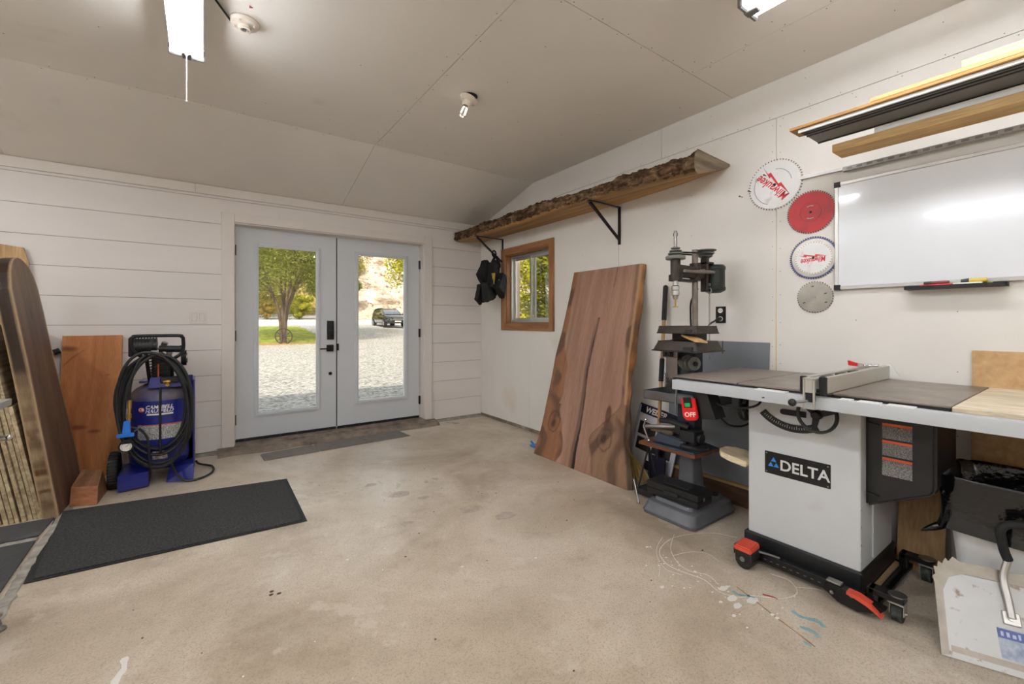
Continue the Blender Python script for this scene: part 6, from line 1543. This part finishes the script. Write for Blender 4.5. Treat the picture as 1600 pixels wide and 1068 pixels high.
def brownslab(x, y, w):
    base = lin((112, 88, 70)); base = mixc(base, lin((84, 62, 48)), .55+.7*nz(x*12, y*.9)); base = mixc(base, lin((140, 112, 88)), .25+.7*nz(x*4, y*1.2, 3))
    base = mixc(base, lin((152, 130, 104)), sm(1.1, 1.55, y)*.5)
    if w == 'l':
        c = mixc(lin((150, 128, 98)), lin((104, 82, 58)), .4+1.2*nz(x*10, y*16)); c = mixc(c, lin((92, 60, 32)), sm(.12, .3, nz(y*18, x*30, 2))*sm(.75, .4, y)); return mixc(c, lin((52, 38, 26)), sm(.82, .98, y+.08*nz(y*9, 1)))
    if w == 'r': return lin((140, 112, 84))
    e = min(x-Lb(y), Rb(y)-x); base = mixc(base, lin((178, 152, 118)), sm(.030+.01*nz(y*5, 3), .010, e))
    for (kx, ky) in ((.28, 1.28), (.16, .86), (.33, .52)):
        d = math.hypot((x-kx)*1.6, (y-ky)*.8); base = mixc(base, lin((66, 42, 32)), .6*sm(.05, .01, d))
    return base
LBt = [(0, -.022), (.29, -.015), (.69, 0), (1.0, .01), (1.25, .005), (1.44, .01), (1.54, .055), (1.60, .11), (1.635, .17), (1.65, .235)]
RBt = [(0, .62), (.24, .650), (.44, .635), (.73, .60), (1.0, .568), (1.29, .562), (1.47, .542), (1.55, .505), (1.60, .455), (1.635, .37), (1.65, .30)]
Lb, Rb = interp(LBt), interp(RBt)
BMx = fr((-.735, 3.86, .001), (0, 1, 0), (-.22, 0, 1.5))
slab('rounded_slab', Lb, Rb, 1.65, .072, BMx, brownslab, M['paintwood'], nu=70, nv=180, side=5, waney=.35, label='brown live-edge slab with a rounded top leaning against the plywood stack at far left', cat='wood slab')
# plywood sheets leaning together
M['plyedge'] = wood('plywood edge layers', (138, 118, 88), (196, 178, 142), 'Y', 34, .7, fine=.15, bump=.02)
M['plyedge2'] = wood('aged plywood edge', (156, 136, 104), (208, 190, 154), 'Y', 28, .7, fine=.15, bump=.02)
names = ['plywood sheet leaning nearest the brown rounded slab', 'second plywood sheet from the rounded slab in the leaning stack', 'third plywood sheet from the rounded slab in the leaning stack', 'fourth plywood sheet from the rounded slab, standing a little apart', 'fifth plywood sheet from the rounded slab in the leaning stack', 'sixth plywood sheet from the rounded slab in the leaning stack', 'seventh plywood sheet from the rounded slab at the left picture edge', 'eighth plywood sheet from the rounded slab, mostly outside the picture']
rn = random.Random(12); x = -.818
for k, lab in enumerate(names):
    th = (.019, .016, .019, .019, .016, .019, .019, .019)[k]; gap = (.002, .004, .003, .010, .006, .004, .012, .004)[k]
    h = (.72, 1.22, 1.22, 1.22, 1.22, 1.22, 1.22, 1.22)[k]; yo = rn.uniform(0, .03)
    Mx = fr((x, 3.87+yo, .001), (0, 1, 0), (-.185, 0, 1.05))
    b = MB(); b.box((0, 0, -th), (.92-yo, h, 0), .0006, M=Mx); b.build('plywood_sheet', M['plyedge' if k % 2 else 'plyedge2'], label=lab, cat='plywood sheet', group='plywood sheets leaning at the left', smooth=0)
    x -= (th+gap)*1.02
b = MB(); Mx = fr((-.99, 4.83, .001), (1, 0, 0), (0, .0, 1)); Mx = fr((-1.75, 4.72, .001), (1, 0, 0), (0, .12, 1.8))
b.prism([(0, 0), (.66, 0), (.66, 1.68), (.63, 1.79), (0, 1.88)], -.018, 0, M=Mx); b.build('plywood_sheet', M['plyface'], label='tall pale plywood sheet leaning on the white wall behind the rounded slab', cat='plywood sheet', smooth=0)
t = thing('steel_pipe', 'short grey pipe with a black cap between the rounded slab and the fir board', 'pipe', (-1.0, 4.80, .9))
b = MB(); b.cyl((-1.05, 4.80, .95), (-.950, 4.805, .985), .021, n=16); b.build('tube', M['alu'], t)
b = MB(); b.cyl((-.950, 4.805, .985), (-.918, 4.808, .998), .022, n=16); b.build('cap', M['black'], t)
# beam offcut
M['firend'] = multi('cut end grain', [(.3, (150, 96, 64)), (.6, (182, 124, 88)), (.8, (204, 150, 112))], scale=12, rough=.7, bump=.2, bscale=60, bdist=.003, stretch=(1, 1, 3))
M['firface'] = wood('rough brown timber', (120, 82, 56), (164, 118, 84), 'Y', 9, .7)
b = MB(); c0 = Vector((-.715, 4.03, 0)); 
b.m(1); P8 = [(-.725, 4.02, .001), (-.580, 3.955, .001), (-.565, 4.27, .001), (-.705, 4.335, .001), (-.718, 4.03, .125), (-.576, 3.963, .125), (-.600, 4.28, .150), (-.715, 4.34, .160)]
b.hexa(P8)
for f in b.bm.faces: f.material_index = 1
for f in b.bm.faces:
    c = f.calc_center_median()
    if c.y < 4.02 and abs(c.z-.06) < .02: f.material_index = 0
bmesh.ops.bevel(b.bm, geom=list(b.bm.edges), offset=.003, segments=1, affect='EDGES')
b.build('timber_offcut', [M['firend'], M['firface']], smooth=0, label='short thick timber offcut on the floor in front of the orange fir board', cat='wood block')
# light switch
t = thing('light_switch', 'white double light switch plate on the board wall left of the doors', 'light switch', (-.042, 4.865, 1.205))
b = MB(); b.box((-.104, 4.859, 1.205), (.020, 4.865, 1.322), .002); b.build('plate', M['trim'], t)
for x in (-.070, -.014):
    b = MB(); b.box((x-.018, 4.856, 1.230), (x+.018, 4.860, 1.298), .002); b.m(1).box((x-.0188, 4.8585, 1.2292), (x+.0188, 4.8592, 1.2988)); b.build('rocker', [M['trim'], M['grey_ink']], t)
# mats ------------------------------------------------------------
t = thing('entrance_mat', 'large charcoal carpet mat with a rubber rim on the concrete in front of the compressor', 'mat', (-.1, 3.4, 0))
Q4 = [(-.684, 2.955), (.516, 2.885), (.525, 3.754), (-.764, 3.951)]
cen = (sum(p[0] for p in Q4)/4, sum(p[1] for p in Q4)/4)
ins = lambda k: [(p[0]+(cen[0]-p[0])*k, p[1]+(cen[1]-p[1])*k) for p in Q4]
b = MB(); b.prism(Q4, .001, .004); b.build('rubber_rim', M['rubber'], t, smooth=0)
b = MB(); b.prism([(p[0]+(cen[0]-p[0])*.045, p[1]+(cen[1]-p[1])*.045) for p in Q4], .004, .010); b.build('carpet', M['carpet'], t, smooth=0)
t = thing('door_mat', 'narrow ribbed grey rubber mat of three tiles at the foot of the double doors', 'mat', (1.1, 4.5, 0))
A, B_, C_, D_ = Vector((.432, 4.353, 0)), Vector((1.80, 4.405, 0)), Vector((1.77, 4.72, 0)), Vector((.422, 4.562, 0))
for k, (u0, u1) in enumerate(((0, .335), (.342, .668), (.675, 1.0))):
    b = MB(); p0, p1, q0, q1 = A.lerp(B_, u0), A.lerp(B_, u1), D_.lerp(C_, u0), D_.lerp(C_, u1)
    b.hexa([tuple(p) for p in (p0, p1, q1, q0)] + [tuple(p+Vector((0, 0, .007))) for p in (p0, p1, q1, q0)])
    for i in range(17):
        v = (i+.5)/17; a = p0.lerp(q0, v)+Vector((.01, 0, .007)); c = p1.lerp(q1, v)+Vector((-.01, 0, .007)); w = Vector((0, .0045, 0))
        b.hexa([a-w, c-w, c+w, a+w]+[p+Vector((0, 0, .004)) for p in (a-w, c-w, c+w, a+w)])
    b.build('mat_tile', M['matgrey'], t, smooth=0)
b = MB(); b.hexa([(-2.3, 3.56, .001), (-.765, 3.56, .001), (-.755, 3.83, .001), (-2.3, 3.83, .001), (-2.3, 3.56, .012), (-.765, 3.56, .012), (-.755, 3.83, .012), (-2.3, 3.83, .012)])
b.build('rubber_mat', M['slate'], smooth=0, label='dark slate rubber mat in front of the plywood stack at the left edge', cat='mat')
b = MB(); b.hexa([(-2.3, 2.70, .001), (-.742, 2.76, .001), (-.760, 3.485, .001), (-2.3, 3.485, .001), (-2.3, 2.70, .012), (-.742, 2.76, .012), (-.760, 3.485, .012), (-2.3, 3.485, .012)])
b.build('rubber_mat', M['slate'], smooth=0, label='dark slate rubber mat nearest the camera at the left edge, left of the charcoal mat', cat='mat')
# strips of crumbled cement between the mats
b = MB(); rn = random.Random(9)
def crumble(pts, w):
    S = spline(pts, 8)
    for i in range(len(S)-1):
        a, c = S[i], S[i+1]; d = (c-a).normalized(); e = Vector((-d.y, d.x, 0))
        wa, wb = w*(.6+.8*abs(nz(i*.7, 0))), w*(.6+.8*abs(nz((i+1)*.7, 0)))
        b.hexa([a-e*wa, c-e*wb, c+e*wb, a+e*wa]+[p+Vector((0, 0, .006+.004*nz(i*.9, 4))) for p in (a-e*wa*.8, c-e*wb*.8, c+e*wb*.8, a+e*wa*.8)])
crumble([(-.72, 4.0, 0), (-.725, 3.7, 0), (-.725, 3.4, 0), (-.715, 3.1, 0), (-.70, 2.8, 0), (-.69, 2.5, 0)], .030)
crumble([(-.76, 3.52, 0), (-1.0, 3.53, 0), (-1.5, 3.52, 0), (-2.3, 3.52, 0)], .035)
b.build('trim_8', M['cement_light'], kind='structure', smooth=0)
# machine at the very left edge
t = thing('machine_stand', 'steel machine table corner with a side handle and levelling foot at the left picture edge', 'machine', (-1.0, 2.45, 0))
b = MB(); b.box((-1.35, 2.15, .872), (-.657, 2.70, .900), .002); b.build('table_top', M['alu'], t)
b = MB(); b.cyl((-1.2, 2.655, .745), (-.66, 2.655, .745), .011, n=14); b.ball((-.655, 2.655, .745), .0135); b.build('handle', M['brightsteel'], t)
b = MB(); b.box((-1.3, 2.2, .25), (-.80, 2.60, .872), .006); b.build('cabinet', M['machinegrey'], t)
for (x, y) in ((-.665, 2.57), (-1.28, 2.57), (-.70, 2.20), (-1.28, 2.20)):
    b = MB(); b.cyl((x, y, .02), (x-.06, y, .26), .014, n=10); b.cyl((x-.06, y, .26), (x-.14, y, .30), .014, n=10); b.build('leg', M['machinegrey'], t)
    b = MB(); b.lathe([(0, .001), (.026, .001), (.026, .008), (.012, .016), (.008, .03), (.008, .055), (.015, .055), (.015, .064), (0, .064)], n=20, M=Matrix.Translation((x, y, 0))); b.build('levelling_foot', M['steel'], t)

# ================================================================ MARKS ON THE FLOOR
def ribbon(b, pts, w, z=.0006, k=6):
    S = spline([(x, y, 0) for x, y in pts], k)
    for i in range(len(S)-1):
        a, c = S[i], S[i+1]; d = (c-a)
        if d.length < 1e-6: continue
        d.normalize(); e = Vector((-d.y, d.x, 0)); wa = w*(.6+.9*abs(nz(a.x*30, a.y*30))); wb = w*(.6+.9*abs(nz(c.x*30, c.y*30)))
        b.hexa([a-e*wa, c-e*wb, c+e*wb, a+e*wa]+[p+Vector((0, 0, z)) for p in (a-e*wa, c-e*wb, c+e*wb, a+e*wa)])
def blot(b, x, y, r, z=.0007, sx=1, sd=0):
    n = 14; b.prism([(x+math.cos(2*PI*i/n)*r*sx*(1+.5*nz(i*1.7, sd)), y+math.sin(2*PI*i/n)*r*(1+.5*nz(i*1.7, sd+5))) for i in range(n)], 0, z)
b = MB()
ribbon(b, [(2.46, 1.25), (2.40, 1.36), (2.25, 1.44), (2.12, 1.46), (1.98, 1.42), (1.91, 1.34), (1.90, 1.26), (1.93, 1.14), (1.90, 1.05), (1.93, .98), (2.0, .94), (2.08, .86), (2.18, .84), (2.25, .90), (2.24, .98)], .0022)
ribbon(b, [(2.20, 1.48), (2.05, 1.40), (1.96, 1.30), (1.94, 1.22), (1.98, 1.15), (1.95, 1.08)], .0016)
ribbon(b, [(2.12, 1.50), (2.02, 1.46), (1.93, 1.40), (1.86, 1.30), (1.88, 1.22)], .0014); ribbon(b, [(2.0, 1.35), (2.10, 1.32), (2.16, 1.26), (2.14, 1.18)], .0013)
ribbon(b, [(2.22, .86), (2.28, .80), (2.30, .74)], .0016); ribbon(b, [(1.86, 1.33), (1.78, 1.28)], .0013)
rn = random.Random(31)
for k in range(46):
    a = rn.uniform(0, 1); x = 1.92+rn.gauss(0, .07); y = 1.45-a*.62+rn.gauss(0, .04); blot(b, x, y, rn.choice((.002, .003, .004, .007)), sx=1.3, sd=k)
for (x, y, r) in ((1.935, 1.05, .014), (1.90, .99, .016), (1.955, .93, .018), (1.87, .95, .014), (1.72, 1.22, .007), (1.4, 1.75, .005), (1.05, 1.9, .005), (.6, 2.3, .005)): blot(b, x, y, r, sx=1.7, sd=x*9)
for k in range(40): blot(b, rn.uniform(-.5, 2.2), rn.uniform(1.1, 3.6), rn.uniform(.0015, .0035), sd=k)
ribbon(b, [(-.235, 2.10), (-.23, 2.03), (-.245, 1.98), (-.235, 1.92)], .012)
b.build('paint_splatter', mat('dried white paint', (226, 222, 214), .5), label='swirls and drops of dried white paint on the concrete left of the table saw', cat='paint marks', kind='stuff', smooth=0)
b = MB()
ribbon(b, [(1.955, 1.015), (1.95, .985), (1.975, .955), (1.985, .93)], .010); ribbon(b, [(2.025, .80), (2.015, .76), (2.04, .71), (2.02, .68)], .012); ribbon(b, [(1.945, .74), (1.955, .70), (1.94, .67)], .011); ribbon(b, [(1.87, .70), (1.86, .67)], .006)
b.build('blue_paint_marks', mat('faded blue paint', (124, 160, 168), .7, var=.2, scale=40), label='faded light blue paint strokes on the concrete in front of the saw base', cat='paint marks', kind='stuff', smooth=0)
b = MB(); ribbon(b, [(2.0, 1.02), (1.97, .93), (1.93, .83), (1.90, .74), (1.87, .66)], .0035); b.build('rust_streak', mat('rusty floor streak', (150, 112, 74), .8, var=.2, scale=60), label='thin rusty brown streak on the concrete in front of the saw', cat='stain', smooth=0)
b = MB(); ribbon(b, [(2.04, .925), (2.055, .895), (2.06, .87)], .007); b.build('red_paint_mark', mat('dried red paint', (160, 40, 38), .5), label='short dark red paint dash on the concrete in front of the saw base', cat='paint marks', smooth=0)
b = MB()
for (x, y, r, s) in ((1.13, 2.96, .05, 1), (1.24, 2.80, .03, 2), (1.42, 2.45, .055, 3), (1.55, 2.24, .05, 4), (1.02, 3.25, .03, 7), (1.0, 2.5, .03, 8)): blot(b, x, y, r, z=.0005, sx=1.5, sd=s)
b.build('floor_patches', mat('flaked concrete', (178, 164, 150), .8, var=.2, scale=25, bump=.5, bscale=50), label='flaked grey patches in the middle of the concrete floor', cat='floor patches', kind='stuff', smooth=0)
b = MB(); rn = random.Random(77)
for k in range(50): blot(b, rn.uniform(-.5, 2.2), rn.uniform(.9, 4.2), rn.uniform(.0015, .004), z=.002, sx=1.5, sd=k)
for (x, y) in ((.245, 2.20), (.275, 2.19), (.25, 2.225)): blot(b, x, y, .006, z=.003, sx=1.4, sd=x*50)
b.build('debris', mat('dark crumbs', (84, 66, 46), .9), label='tiny dark crumbs and leaf bits scattered on the concrete floor', cat='debris', kind='stuff', smooth=0)
